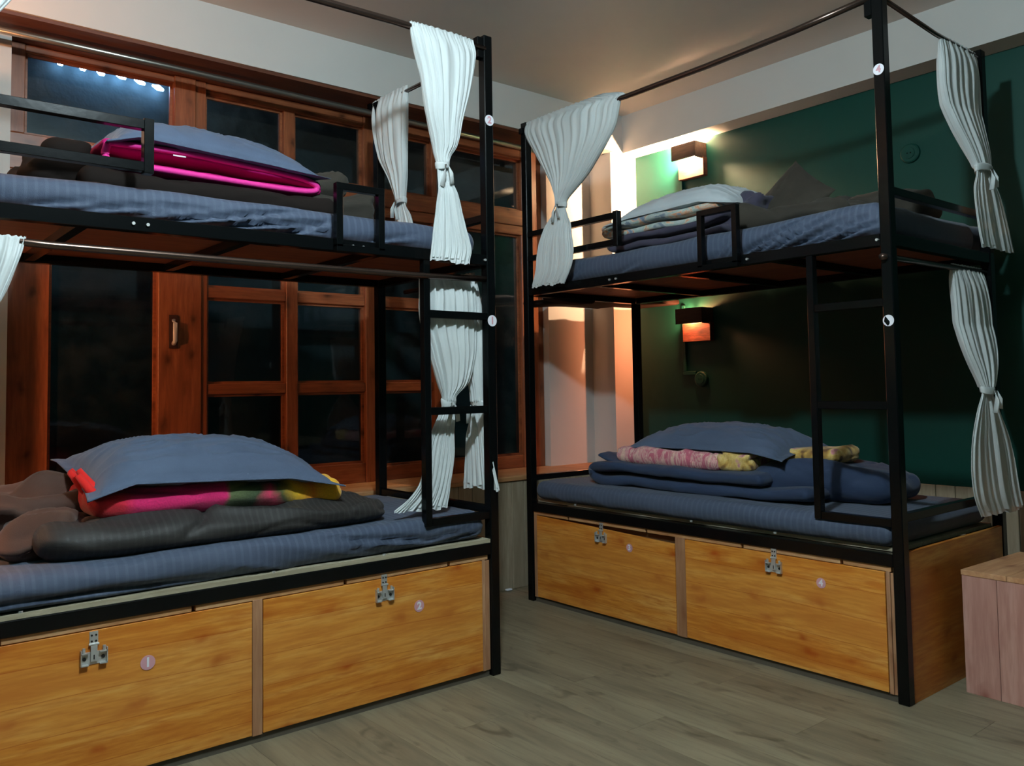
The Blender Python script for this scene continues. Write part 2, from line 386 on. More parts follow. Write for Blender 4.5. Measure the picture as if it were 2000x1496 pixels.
w2 = window('window_2', 'wooden window with a tall black pane under an orange lit transom',
  stiles=[(-0.885, -0.83, 0.60, T0, .004), (-0.885, -0.83, T1, ZB - 0.015, .004), (-0.512, -0.376, 0.60, T0, .006), (-0.515, -0.48, T1, ZB - 0.015, .006), (0.137, 0.20, 0.60, T0, .004), (0.145, 0.20, T1, ZB - .015, .004),
          (0.20, 0.29, 0.60, ZB - 0.015, .018)],
  rows=[(-0.885, 0.20, 2.06, T1, .012), (-0.885, 0.20, T0, 2.06, .004), (-0.83, -0.515, 2.47, ZB - 0.015, .002), (-0.48, 0.145, 2.47, ZB - 0.015, .002),
        (-0.83, -0.512, 0.60, 0.675, .0), (-0.376, 0.137, 0.60, 0.675, .0), (-0.83, -0.512, 1.070, 1.118, .001), (-0.83, -0.512, 1.520, 1.568, .001)],
  panes_x=[(-0.83, -0.515, T1, 2.47), (-0.48, 0.145, T1, 2.47), (-0.376, 0.137, 0.675, T0)] + [(-0.83, -0.512, c, d) for c, d in ((0.675, 1.070), (1.118, 1.520), (1.568, T0))])
# the dark yard wall outside and its strip of cold lights
struct('wall_outside', MB().box(-4.2, 1.6, 0.16, 0.22, -0.2, 3.1), plain('night_yard_wall', srgb(44, 56, 58), 0.9, nb=(7, 0.4, 0.03), var=0.6), 'dark yard wall outside the windows')
leds = Thing('light_strip', 'strip of blue white lights glowing outside the upper left window pane', 'light', origin=(-2.08, 0.10, 2.63))
leds.part('housing', MB().box(-2.36, -1.80, 0.10, 0.16, 2.655, 2.675), black())
for i, (px, pz, w) in enumerate([(-2.313, 2.636, .028), (-2.216, 2.633, .028), (-2.135, 2.628, .034), (-2.045, 2.632, .05), (-1.955, 2.624, .05), (-1.868, 2.612, .055)]):
    mb = MB(); mb.sweep([(px - w / 2, 0.118, pz + 0.006), (px, 0.116, pz), (px + w / 2, 0.118, pz - 0.008)], [0.004, 0.014, 0.006], 10)
    leds.part('diode', mb, emit('cold_led', (0.35, 0.6, 1.0, 1), 130.0), smooth=True)

# curtain pipe over the windows
r = Thing('curtain_rod', 'long steel curtain pipe running under the beam across the windows', 'rod', origin=(-1.2, -0.5, 2.49))
r.part('pipe', MB().sweep([(-3.5, -0.5, 2.50), (-2.0, -0.5, 2.497), (-1.0, -0.5, 2.488), (0.33, -0.5, 2.476)], 0.015, 14), plain('satin_steel_pipe', srgb(150, 148, 140), 0.3, 0.6, metal=0.9), smooth=True)
for x in (-1.02, 0.2): r.part('bracket', MB().box(x, x + 0.02, -0.512, -0.488, 2.49, ZB - 0.014), black())

# ================================================================== DIGITS AND STICKERS
def digit_mesh(txt, size):
    cu_ = bpy.data.curves.new('digit', 'FONT'); cu_.body = txt; cu_.size = size; cu_.align_x = 'CENTER'; cu_.align_y = 'CENTER'; cu_.extrude = 0.0004; cu_.offset = size * 0.035
    o = bpy.data.objects.new('digit_tmp', cu_); COL.objects.link(o)
    dg = bpy.context.evaluated_depsgraph_get(); me = bpy.data.meshes.new_from_object(o.evaluated_get(dg)); bpy.data.objects.remove(o)
    return me
st_pink = lambda: plain('sticker_pink', srgb(214, 160, 168), 0.5)
st_white = lambda: plain('sticker_white', srgb(235, 232, 240), 0.5)
def sticker(parent, origin, p, R, txt, face, white=False, torn=False):
    """face: local outward normal -y. p in bed coordinates"""
    mb = MB(); n = 28
    b = len(mb.v); y0 = p[1]
    for rr, yy in ((R, y0), (R, y0 - 0.0012), (0.0, y0 - 0.0012)):
        for k in range(n): t = 2 * pi * k / n; mb.v.append((p[0] + rr * cos(t), yy, p[2] + rr * sin(t)))
    for a in range(2):
        for k in range(n):
            k2 = (k + 1) % n; mb.f.append((b + a * n + k, b + a * n + k2, b + (a + 1) * n + k2, b + (a + 1) * n + k))
    s = make('sticker', mb, st_white() if white else st_pink(), origin, parent, weld=True, label='round %s sticker' % ('white' if white else 'pink and white'))
    if txt:
        me = digit_mesh(txt, R * 1.75); me.materials.clear(); me.materials.append(st_pink() if white else st_white())
        d = bpy.data.objects.new('digit', me); COL.objects.link(d); d.parent = s
        d.location = (p[0] - origin[0], p[1] - origin[1] - 0.0018, p[2] - origin[2]); d.rotation_euler = (pi / 2, 0, 0)
    if torn:
        m2 = MB(); m2.hexa([(p[0] - R * .75, y0 - .003, p[2] - R * .1), (p[0] - R * .45, y0 - .003, p[2] + R * .1), (p[0] + R * .0, y0 - .003, p[2] - R * .75), (p[0] - R * .1, y0 - .003, p[2] - R * .95),
                                 (p[0] - R * .6, y0 - .0014, p[2] + R * .7), (p[0] - R * .5, y0 - .0014, p[2] + R * .8), (p[0] + R * .25, y0 - .0014, p[2] - R * .2), (p[0] + R * .2, y0 - .0014, p[2] - R * .6)])
        make('scuff', m2, black(), origin, s)
    return s

# ================================================================== BUNK BEDS
DL, DW = 1.95, 0.857
def bunk(fr, label, tall, stick, torn_low=False):
    t = Thing('bunk_bed', label, 'bunk bed', fr, (DL / 2, 0.0, 0.0), group='black steel bunk beds')
    P = 0.04; B = black()
    posts = {}
    for nm, u0, v0, z1 in (('fl', 0, 0, 2.46), ('fr', DL - P, 0, tall['fr']), ('bl', 0, DW - P, tall['bl']), ('br', DL - P, DW - P, tall['br'])):
        posts[nm] = t.part('post', MB().box(u0, u0 + P, v0, v0 + P, 0.0, z1), B, bevel=0.003)
    for z0, z1 in ((0.452, 0.495), (1.55, 1.592)):
        t.part('side_rail', MB().box(P, DL - P, 0.002, 0.038, z0, z1), B, bevel=0.002)
        t.part('side_rail', MB().box(P, DL - P, DW - 0.038, DW - 0.002, z0, z1), B, bevel=0.002)
        t.part('cross_rail', MB().box(0.003, 0.037, P, DW - P, z0, z1), B, bevel=0.002)
        t.part('cross_rail', MB().box(DL - 0.037, DL - (0.020 if z0 < 1 else 0.003), P, DW - P, z0, z1), B, bevel=0.002)
    for u in (0.48, 0.96, 1.44):
        t.part('deck_bar', MB().box(u, u + 0.03, 0.038, DW - 0.038, 1.553, 1.580), B)
    t.part('upper_deck', MB().box(P * 0.2, DL - P * 0.2, 0.039, DW - 0.039, 1.5815, 1.5905), ply(), label='reddish brown plywood deck board')
    t.part('lower_deck', MB().box(0.041, DL - 0.041, 0.004 if fr == 'L' else 0.045, DW - 0.042, 0.4965, 0.510), wood('deck_edge_board', srgb(150, 140, 116), srgb(172, 162, 138), srgb(186, 178, 156), srgb(120, 104, 80), 'x', 0.6, knots=False), label='pale plywood deck board')
    # end rails above each mattress
    for z in (0.603, 1.728):
        for u in (0.006, DL - 0.034):
            if z > 1 and u < 0.1: continue
            t.part('end_rail', MB().box(u, u + 0.028, P, DW - P, z, z + 0.028), B, bevel=0.0015)
    # guard rail at the left end of the long side
    g = MB().box(P, 0.675, 0.0, 0.028, 1.853, 1.881).box(P, 0.675, 0.0, 0.028, 1.728, 1.756).box(0.648, 0.676, -0.002, 0.030, 1.723, 1.886)
    t.part('guard_rail', g, B, bevel=0.0015)
    # hand hoop
    a, b = (1.255, 1.44) if fr == 'L' else (1.15, 1.345)
    zt = 1.778 if fr == 'L' else 1.795
    h = MB().box(a, a + 0.024, -0.030, -0.004, 1.560, zt - 0.022).box(b - 0.024, b, -0.030, -0.004, 1.560, zt - 0.022).box(a, b, -0.030, -0.004, zt - 0.024, zt).box(a, b, -0.030, -0.004, 1.545, 1.569)
    t.part('hand_hoop', h, B, bevel=0.0015, label='black steel hand hoop welded to the upper rail')
    # ladder
    ua = 1.622
    ld = t.part('ladder', MB().box(ua, ua + 0.027, 0.004, 0.034, 0.585, 1.55), B, bevel=0.0015, label='short black ladder beside the right post')
    for z in (0.585, 0.985, 1.34):
        make('rung', MB().box(ua + 0.027, DL - P, 0.006, 0.032, z, z + 0.028), B, t.origin, ld, bevel=0.0015)
    # curtain pipes
    def pipe(pts, rr=0.0115): t.part('curtain_pipe', MB().sweep(pts, rr, 12), chrome(), smooth=True)
    if fr == 'L':
        pipe([(0.0, 0.0, 2.405), (1.0, -0.002, 2.392), (1.5, 0.0, 2.402), (1.92, 0.01, 2.405)], 0.0125)
        pipe([(1.93, 0.01, 2.40), (1.93, DW - 0.01, 2.408)], 0.009)
        pipe([(0.02, 0.012, 1.505), (0.4, 0.0, 1.487), (1.0, -0.002, 1.486), (1.58, 0.006, 1.490), (1.93, 0.014, 1.500)], 0.0115)
        pipe([(1.93, 0.03, 1.508), (1.93, 0.62, 1.508)], 0.010)
    else:
        pipe([(0.02, 0.012, 2.443), (0.4, 0.004, 2.412), (0.75, 0.0, 2.396), (1.2, 0.0, 2.398), (1.6, 0.0, 2.408), (1.93, 0.012, 2.432)], 0.0125)
        pipe([(1.935, 0.01, 2.425), (1.93, 0.45, 2.405), (1.93, DW - 0.03, 2.402)], 0.009)
        pipe([(1.925, -0.02, 1.508), (1.925, 0.03, 1.510), (1.925, 0.85, 1.515)], 0.0115)
    br = MB().box(DL - P - 0.028, DL - P, 0.004, 0.036, 2.365, 2.448)
    t.part('bracket', br, B, bevel=0.002)
    br = MB().box(0.0, 0.028, -0.012, 0.0, 2.40, 2.43); t.part('bracket', br, B)
    for (u, z) in ((0.62, 1.571), (0.66, 1.571), (1.33, 1.571), (1.37, 1.571), (1.90, 1.571)):
        t.part('bolt', MB().sweep([(u, 0.002, z), (u, -0.004, z)], 0.005, 8), steel())
    for u in (0.35, 1.05, 1.45): t.part('screw_head', MB().sweep([(u, 0.010, 0.509), (u, 0.010, 0.515)], 0.006, 8), steel())
    for (z, txt), nm in zip(stick, ('fr', 'fr')):
        sticker(posts['fr'], t.origin, (DL - P / 2, -0.0004, z), 0.0215 if fr == 'L' else 0.0195, txt, None, white=True, torn=(torn_low and z < 1.5))
    return t

bunk('L', 'black steel bunk bed under the windows, left of the picture', dict(fr=2.459, bl=2.42, br=2.42), [(2.121, '2'), (1.338, '1')])
bunk('R', 'black steel bunk bed against the dark green wall, right of the picture', dict(fr=2.52, bl=1.55, br=2.43), [(2.163, '4'), (1.289, '')], True)

# ------------------------------------------------------------------ storage chests under the bunks
def latch(t, door, u, z, droop=0.0, open_=False):
    S = steel(); y = 0.006
    mb = MB()
    # upper strap on the trim, lower plate on the door, knuckle, two bent ears with bolts, slot
    mb.box(u - 0.011, u + 0.011, y - 0.003, y, z + 0.022, z + 0.058)
    mb.box(u - 0.0085, u + 0.0085, y - 0.007, y - 0.004, z - 0.022, z + 0.024)
    mb.sweep([(u - 0.013, y - 0.005, z + 0.024), (u + 0.013, y - 0.005, z + 0.024)], 0.0032, 8)
    mb.box(u - 0.033, u + 0.033, y - 0.0022, y, z - 0.030, z + 0.004)
    for s in (-1, 1):
        mb.box(u + s * 0.024 - 0.010, u + s * 0.024 + 0.010, y - 0.012, y - 0.002, z + 0.001, z + 0.004)
        mb.box(u + s * 0.024 - 0.010, u + s * 0.024 + 0.010, y - 0.012, y - 0.002, z - 0.031, z - 0.028)
        mb.box(u + s * 0.033 - 0.0012, u + s * 0.033 + 0.0012, y - 0.012, y, z - 0.030, z + 0.012)
        mb.sweep([(u + s * 0.026, y - 0.006, z + 0.004), (u + s * 0.026, y - 0.006, z + 0.017)], 0.0042, 8)
    o = make('latch', mb, S, t.origin, door, bevel=0, label='galvanised steel hasp latch')
    if not open_:
        pass
    dk = MB()
    for s in (-1, 1):
        dk.sweep([(u + s * 0.024, y - 0.0022, z - 0.013), (u + s * 0.024, y - 0.0050, z - 0.013)], 0.0048, 10)
        for zz in (0.032, 0.048): dk.sweep([(u + s * 0.0055, y - 0.003, z + zz), (u + s * 0.0055, y - 0.0045, z + zz)], 0.0028, 8)
    dk.box(u - 0.0012, u + 0.0012, y - 0.0085, y - 0.0068, z - 0.016, z - 0.004)
    make('latch_screws', dk, plain('dark_screw', srgb(30, 28, 26), 0.5), t.origin, door)['kind'] = 'stuff'
    return o
def chest(fr, label, nums, bs):
    t = Thing('storage_chest', label, 'storage chest', fr, (DL / 2, 0.01, 0.0), group='pine storage chests under the bunks')
    a, d0, d1, b = 0.068, bs[0], bs[1], bs[2]
    V0 = 0.010
    t.part('plinth', MB().box(0.045, 1.905, V0 + 0.006, 0.80, 0.0, 0.024), plain('plinth_dark', srgb(96, 88, 76), 0.7, var=0.3))
    t.part('carcass', MB().box(0.06, 1.89, V0 + 0.022, 0.80, 0.024, 0.449), plain('chest_interior', srgb(96, 62, 34), 0.8))
    ls = 0.315 if fr == 'L' else 0.355
    lz = (0.372, 0.388) if fr == 'L' else (0.388, 0.394)
    for i, (u0, u1) in enumerate(((a, d0), (d1, b))):
        tl = tr_ = 0.432
        if fr == 'R' and i == 0: tr_ = 0.404
        g = 0.0022
        mb = MB().hexa([(u0 + g, V0 - 0.004, 0.028), (u1 - g, V0 - 0.004, 0.028), (u1 - g, V0 + 0.014, 0.028), (u0 + g, V0 + 0.014, 0.028),
                        (u0 + g, V0 - 0.004, tl), (u1 - g, V0 - 0.004, tr_), (u1 - g, V0 + 0.014, tr_), (u0 + g, V0 + 0.014, tl)])
        d = t.part('door', mb, laminate(), bevel=0.001)
        lu = (0.527, 1.446)[i]; latch(t, d, lu, lz[i], open_=(fr == 'R'))
        su = ((0.67, 1.588) if fr == 'L' else (0.702, 1.639))[i]
        sticker(d, t.origin, (su, V0 - 0.0045, ls), 0.0205 if fr == 'L' else 0.0185, nums[i], None)
    t.part('divider', MB().box(d0, d1, V0 - 0.002, V0 + 0.02, 0.024, 0.436), pine_trim_v(), bevel=0.001)
    t.part('edge_strip', MB().box(0.045, a, V0 - 0.001, V0 + 0.02, 0.024, 0.436), pine_trim_v(), bevel=0.001)
    t.part('edge_strip', MB().box(b, b + 0.014, V0 - 0.001, V0 + 0.02, 0.024, 0.436), pine_trim_v(), bevel=0.001)
    t.part('edge_strip', MB().box(b + 0.0155, 1.908, V0 + 0.001, V0 + 0.02, 0.024, 0.430), pine_trim_v(), bevel=0.001)
    # top strip with little notches
    u = 0.045
    for nu in (0.30, 0.80, 1.30, 1.72, 1.905):
        t.part('top_strip', MB().box(u, nu - 0.006, V0 - 0.001, V0 + 0.02, 0.4345, 0.4515), pine_trim(), bevel=0.001); u = nu + 0.006
    t.part('end_panel', MB().box(1.932, 1.947, 0.042, 0.815, 0.0, 0.503), laminate_end(), bevel=0.001)
    return t
chest('L', 'pine laminate chest with doors numbered 1 and 2 under the left bunk', ('1', '2'), (0.980, 1.012, 1.872))
chest('R', 'pine laminate chest with doors numbered 3 and 4 under the right bunk', ('3', '4'), (0.962, 1.014, 1.880))

# ================================================================== MATTRESSES
def softbox(u0, u1, v0, v1, z0, z1, r, step, disp=None, rz=None):
    cx, cy, cz = (u0 + u1) / 2, (v0 + v1) / 2, (z0 + z1) / 2; S = Vector(((u1 - u0) / 2, (v1 - v0) / 2, (z1 - z0) / 2))
    R = Vector((min(r, S.x), min(r, S.y), min(rz or r, S.z)))
    def axis(h, R_):
        k = max(3, int(2 * (h) / step)); return [-h + 2 * h * i / k for i in range(k + 1)]
    ax = [axis(S.x, R.x), axis(S.y, R.y), sorted(set(axis(S.z, R.z)))]
    if len(ax[2]) < 9: ax[2] = [-S.z + 2 * S.z * i / 10 for i in range(11)]
    idx = {}; mb = MB()
    def P(p):
        k = (round(p[0], 6), round(p[1], 6), round(p[2], 6))
        if k in idx: return idx[k]
        q = Vector((max(-(S.x - R.x), min(S.x - R.x, p[0])), max(-(S.y - R.y), min(S.y - R.y, p[1])), max(-(S.z - R.z), min(S.z - R.z, p[2]))))
        d = Vector(((p[0] - q.x) / R.x, (p[1] - q.y) / R.y, (p[2] - q.z) / R.z))
        n = d.normalized() if d.length > 1e-6 else Vector((0, 0, 1 if p[2] > 0 else -1))
        w = Vector((q.x + n.x * R.x, q.y + n.y * R.y, q.z + n.z * R.z)) if d.length > 1e-6 else Vector(p)
        w = Vector((w.x + cx, w.y + cy, w.z + cz))
        if disp: w = w + disp(w, n)
        idx[k] = len(mb.v); mb.v.append(tuple(w)); return idx[k]
    for a, b, c in ((0, 1, 2), (1, 2, 0), (2, 0, 1)):
        for sgn in (-1, 1):
            for i in range(len(ax[a]) - 1):
                for j in range(len(ax[b]) - 1):
                    q = []
                    for ii, jj in ((i, j), (i + 1, j), (i + 1, j + 1), (i, j + 1)):
                        p = [0, 0, 0]; p[a] = ax[a][ii]; p[b] = ax[b][jj]; p[c] = sgn * [S.x, S.y, S.z][c]; q.append(P(p))
                    mb.f.append(tuple(q))
    return mb

SHEET_A, SHEET_B, SHEET_S = srgb(70, 80, 100), srgb(64, 74, 94), srgb(73, 84, 104)
sheet = lambda: fabric('slate_blue_striped_sheet', SHEET_A, SHEET_B, stripes=(0.026, SHEET_S, 0), rough=0.72)
navy = lambda: fabric('navy_bedding_cotton', srgb(44, 60, 88), srgb(38, 52, 78), rough=0.8)
grey_pil = lambda: fabric('grey_blue_pillow_cotton', srgb(82, 96, 120), srgb(74, 87, 110), rough=0.75)
char = lambda: fabric('charcoal_brown_satin', srgb(47, 45, 44), srgb(39, 37, 36), stripes=(0.022, srgb(49, 47, 46), 0), rough=0.62, sheen=0.05)
brown = lambda: fabric('dark_brown_cotton', srgb(60, 55, 47), srgb(48, 44, 38), rough=0.85, sheen=0.05)
def mattress_disp(seed, diag, amp, z0, z1, fn=None):
    def f(w, n):
        s = max(0.0, -n.y) + max(0.0, abs(n.x)) * 0.6            # side faces
        k = (w.x * 2.2 + (w.z - z0) * 9.0 * diag)
        fold = ridge(nz((k * 1.6, w.z * 2.0, seed), 1.0) * 1.9, 5)
        region = 0.35 + 0.65 * max(0.0, nz((w.x * 1.3, 0, seed * 3), 1.0) * 2.2)
        d = n * (amp * fold * region * s)
        d += n * (0.004 * nz(w, 5, seed)) + Vector((0, 0, 0.006 * nz((w.x, w.y, 0), 2.2, seed) * max(0, n.z)))
        if n.z > 0.5: d += Vector((0, 0, 0.0035 * ridge(nz((w.x * 3 + w.y * 5, w.y * 2, seed), 1.0) * 2, 4)))
        if fn: d += fn(w, n)
        return d
    return f
def grooves(segs):
    def f(w, n):
        if n.y > -0.25: return Vector((0, 0, 0))
        a = 0.0
        for (u0, z0, u1, z1, wd, dp) in segs:
            dx, dz = u1 - u0, z1 - z0; L2 = dx * dx + dz * dz; t = ((w.x - u0) * dx + (w.z - z0) * dz) / L2
            if t < -0.05 or t > 1.05: continue
            perp = ((w.x - u0) * dz - (w.z - z0) * dx) / sqrt(L2) + 0.004 * nz((w.x * 3, w.z * 3, u0), 2.0)
            e = min(1.0, max(0.0, min(t + 0.05, 1.05 - t) / 0.25))
            a -= dp * e * math.exp(-(perp / wd) ** 2); a += dp * 0.7 * e * math.exp(-((perp - 1.9 * wd) / wd) ** 2)
        return Vector((0, -a, 0)) * min(1.0, -n.y * 1.6)
    return f
GL_UP = grooves([(0.363, 1.604, 0.533, 1.631, .006, .014), (0.50, 1.610, 0.836, 1.650, .006, .018), (0.66, 1.612, 0.908, 1.655, .006, .014), (0.72, 1.604, 1.168, 1.672, .007, .026),
                 (0.857, 1.600, 1.246, 1.645, .007, .024), (1.034, 1.600, 1.252, 1.622, .006, .016), (1.104, 1.600, 1.271, 1.655, .007, .022), (1.42, 1.602, 1.62, 1.640, .006, .014), (1.736, 1.600, 1.893, 1.63, .007, .010)])
GR_UP = grooves([(1.315, 1.598, 1.600, 1.695, .0075, .030), (1.38, 1.598, 1.62, 1.680, .007, .020), (1.452, 1.598, 1.720, 1.690, .0075, .030), (1.545, 1.598, 1.790, 1.668, .007, .026), (1.60, 1.598, 1.880, 1.665, .007, .024),
                 (1.700, 1.600, 1.890, 1.635, .007, .020), (1.22, 1.60, 1.32, 1.66, .007, .012), (1.19, 1.605, 1.256, 1.664, .007, .010), (0.30, 1.60, 0.42, 1.66, .007, .009), (0.62, 1.60, 0.80, 1.64, .007, .008)])
GL_LOW = grooves([(1.25, 0.590, 1.64, 0.538, .008, .022), (1.62, 0.53, 1.86, 0.57, .006, .010), (1.70, 0.52, 1.88, 0.545, .005, .010), (0.05, 0.550, 0.85, 0.528, .007, .022), (0.20, 0.525, 0.90, 0.520, .006, .010)])
def mat_L_low(w, n):   # the cover slumps over the deck edge on the left
    k = max(0.0, min(1.0, (1.05 - w.x) / 0.9)); side = max(0, -n.y)
    return GL_LOW(w, n) + Vector((0, -0.022 * k * side, -0.004 * k * side)) + Vector((0, 0, -0.004 * k)) * (0)
single('mattress', softbox(0.045, 1.900, 0.014, 0.81, 0.5105, 0.612, 0.042, 0.012, mattress_disp(3, 1.2, 0.012, 0.51, 0.61, mat_L_low), rz=0.048), sheet(),
       'slate blue sheeted mattress on the lower level of the left bunk', 'mattress', 'L', (0.97, 0.42, 0.511), group='slate blue mattresses', smooth=True)
single('mattress', softbox(0.045, 1.900, 0.042, 0.81, 1.592, 1.690, 0.04, 0.012, mattress_disp(8, -1.0, 0.006, 1.59, 1.69, GL_UP), rz=0.046), sheet(),
       'slate blue sheeted mattress on the upper level of the left bunk', 'mattress', 'L', (0.97, 0.42, 1.592), group='slate blue mattresses', smooth=True)
single('mattress', softbox(0.045, 1.905, 0.008, 0.81, 0.5105, 0.602, 0.042, 0.012, mattress_disp(12, 0.6, 0.007, 0.51, 0.6), rz=0.044), sheet(),
       'slate blue sheeted mattress on the lower level of the right bunk', 'mattress', 'R', (0.97, 0.42, 0.511), group='slate blue mattresses', smooth=True)
def mat_R_up(w, n):
    return GR_UP(w, n) + Vector((0, 0, 0.012 * max(0, min(1, (w.x - 1.3) / 0.5)) * max(0, n.z)))
single('mattress', softbox(0.045, 1.905, 0.030, 0.81, 1.592, 1.705, 0.045, 0.012, mattress_disp(21, -1.3, 0.005, 1.59, 1.7, mat_R_up), rz=0.05), sheet(),
       'slate blue sheeted mattress on the upper level of the right bunk', 'mattress', 'R', (0.97, 0.42, 1.592), group='slate blue mattresses', smooth=True)

# ================================================================== BEDDING
def pillow(cu_, cv, cz, a, b, h, rot=0.0, seed=1, tilt=(0, 0), N=72, sag=None, topf=0.66, pinch=0.10):
    mb = MB(); rows = {}
    def surf(s, t, side):
        e = 0.92
        ts = max(0.0, (1 - abs(s / e) ** 2.4) * (1 - abs(t / e) ** 2.4)) ** 0.5 if abs(s) < e and abs(t) < e else 0.0
        x = a * s * (1 - pinch * (1 - t * t) * abs(s)); y = b * t * (1 - pinch * (1 - s * s) * abs(t))
        th = h * ts
        wr = 0.009 * ridge(nz((s * 2.4 + seed, t * 3.3, seed), 1.3) * 1.7, 4) + 0.004 * nz((s, t, side), 4, seed) + 0.003 * ridge(sin(8 * math.atan2(t, s) + seed) * 1.0, 2) * (abs(s * t))
        z = th * (topf if side > 0 else -(1 - topf)) + wr * (ts + 0.25) * side
        z += tilt[0] * x + tilt[1] * y
        xr = x * cos(rot) - y * sin(rot); yr = x * sin(rot) + y * cos(rot)
        if sag: z += sag(cu_ + xr, cv + yr)
        return (cu_ + xr, cv + yr, cz + z + (0.0006 * side))
    G = [-1 + 2 * i / N for i in range(N + 1)]
    G = [math.copysign(abs(g) ** 0.9, g) for g in G]
    b0 = mb.grid([[surf(s, t, 1) for s in G] for t in G]); b1 = mb.grid([[surf(s, t, -1) for s in G] for t in G])
    n = N + 1; ring = [i for i in range(n)] + [i * n + N for i in range(1, n)] + [N * n + i for i in range(N - 1, -1, -1)] + [i * n for i in range(N - 1, 0, -1)]
    for i in range(len(ring)):
        p, q = ring[i], ring[(i + 1) % len(ring)]; mb.f.append((b0 + p, b0 + q, b1 + q, b1 + p))
    return mb

def catmull(pts, k=8):
    out = []; P = [Vector(p) for p in pts]
    for i in range(len(P) - 1):
        p0, p1, p2, p3 = P[max(i - 1, 0)], P[i], P[i + 1], P[min(i + 2, len(P) - 1)]
        for j in range(k):
            t = j / k; out.append(0.5 * ((2 * p1) + (-p0 + p2) * t + (2 * p0 - 5 * p1 + 4 * p2 - p3) * t * t + (-p0 + 3 * p1 - 3 * p2 + p3) * t ** 3))
    out.append(P[-1]); return out
def folded(path, thick, b0, b1, plane='uz', seed=1, nb=40, amp=0.006, k=10, warp=None, edge_r=0.6):
    """cloth folded back and forth: a path in (u,z) extruded along v (plane 'uz'), or in (v,z) extruded along u"""
    P = catmull([(p[0], p[1], 0) for p in path], k); n = len(P); mb = MB()
    nor = []
    for i in range(n):
        d = P[min(i + 1, n - 1)] - P[max(i - 1, 0)]; d.normalize(); nor.append(Vector((-d.y, d.x, 0)))
    prof = []
    m = 5
    for i in range(n): prof.append(P[i] + nor[i] * thick / 2)
    for j in range(1, m): 
        t = pi / 2 - pi * j / m; d = Vector((nor[-1].y, -nor[-1].x, 0)); prof.append(P[-1] + nor[-1] * (thick / 2 * sin(t)) + d * (thick / 2 * cos(t)))
    for i in range(n - 1, -1, -1): prof.append(P[i] - nor[i] * thick / 2)
    for j in range(1, m):
        t = -pi / 2 + pi * j / m; d = Vector((-nor[0].y, nor[0].x, 0)); prof.append(P[0] + nor[0] * (thick / 2 * sin(t)) + d * (thick / 2 * cos(t)))
    cen = Vector((0, 0, 0))
    rows = []
    for r_ in range(nb + 1):
        f = r_ / nb; bb = b0 + (b1 - b0) * f
        e = min(f, 1 - f) * nb; sh = 1.0 if e >= 4 else (1 - (1 - (e + 0.15) / 4.15) ** 2) ** 0.5
        row = []
        for i, q in enumerate(prof):
            # shrink thickness towards the selvedge so edges round off
            if i < n: c = P[i]
            elif i < n + m - 1: c = P[-1]
            elif i < 2 * n + m - 1: c = P[n - 1 - (i - (n + m - 1))]
            else: c = P[0]
            q2 = c + (q - c) * (edge_r * sh + (1 - edge_r) if e < 4 else 1)
            w = (q2.x, bb, q2.y) if plane == 'uz' else (bb, q2.x, q2.y)
            w = Vector(w)
            w += Vector((amp * nz(w, 5, seed), amp * nz(w, 6, seed + 9) * (1.8 if e < 3 else 1), amp * nz((w.x, w.y, w.z), 7, seed + 4) + amp * 0.8 * ridge(nz(w, 3.4, seed + 2) * 2, 4)))
            if warp: w = warp(w)
            row.append(w)
        rows.append(row)
    b = mb.grid(rows, closed=True); nc = len(prof)
    # end caps as strips between the two sides of the cloth
    for base in (b, b + nb * nc):
        for i in range(n - 1):
            mb.f.append((base + i, base + i + 1, base + (2 * n + m - 2 - (i + 1)), base + (2 * n + m - 2 - i)))
        t_ = [base + n - 1 + j for j in range(m + 1)]; mb.f.append(tuple(t_))
        t_ = [base + 2 * n + m - 2 + j for j in range(m)] + [base]; mb.f.append(tuple(t_))
    return mb

def heap(u0, u1, v0, v1, z0, z1, seed, step=0.012, amp=0.02, r=0.07, fn=None, crease=0.012):
    def f(w, n):
        k = min(1.0, max(0.15, (w.z - z0) / max(0.02, (z1 - z0))))
        d = n * (amp * nz(w, 3.2, seed) * 1.3 * k + amp * 0.5 * nz(w, 8, seed + 3) * k)
        d += n * (crease * ridge(nz((w.x * 2.2, w.y * 3.5, w.z * 5), 1.6, seed + 5) * 2.2, 3) * k - crease * 0.9 * ridge(nz((w.x * 3, w.y * 2, w.z * 7), 1.5, seed + 8) * 2.4, 6) * k)
        if n.z < -0.3: d.z = max(d.z, 0)
        if fn: d += fn(w, n)
        return d
    return softbox(u0, u1, v0, v1, z0, z1, r, step, f, rz=min(r, (z1 - z0) / 2 * 0.98))

# ---- left bunk, lower level
def duvet_ll(w, n):
    t = (w.x - 0.40) / 1.12
    hz = max(0.0, min(1.0, (w.z - 0.61) / 0.10)); dz = -0.036 * max(0, t - 0.35) * hz
    lift = 0.03 * max(0, 1 - abs(w.x - 0.42) / 0.2) * hz
    shear = -0.18 * (w.y - 0.3)
    k_ = max(0.0, min(1.0, (0.5 - w.y) / 0.4)); return Vector((0.0, (0.10 * max(0, (0.62 - w.x)) + 0.14 * max(0.0, w.x - 1.15)) * k_, dz + lift))
t = Thing('duvet', 'dark charcoal satin duvet flattened under the bright floral blanket on the lower left mattress', 'duvet', 'L', (0.95, 0.35, 0.605))
mb = heap(0.40, 1.54, 0.045, 0.62, 0.604, 0.706, 5, step=0.009, amp=0.014, r=0.085, fn=duvet_ll, crease=0.024)
t.part('body', mb, char(), smooth=True)
mb = heap(0.31, 0.60, 0.32, 0.66, 0.604, 0.775, 17, step=0.008, amp=0.05, r=0.06, crease=0.06)
t.part('bunched_end', mb, fabric('brown_satin', srgb(78, 54, 44), srgb(64, 44, 38), rough=0.75), smooth=True, label='brown crumpled end of the duvet')
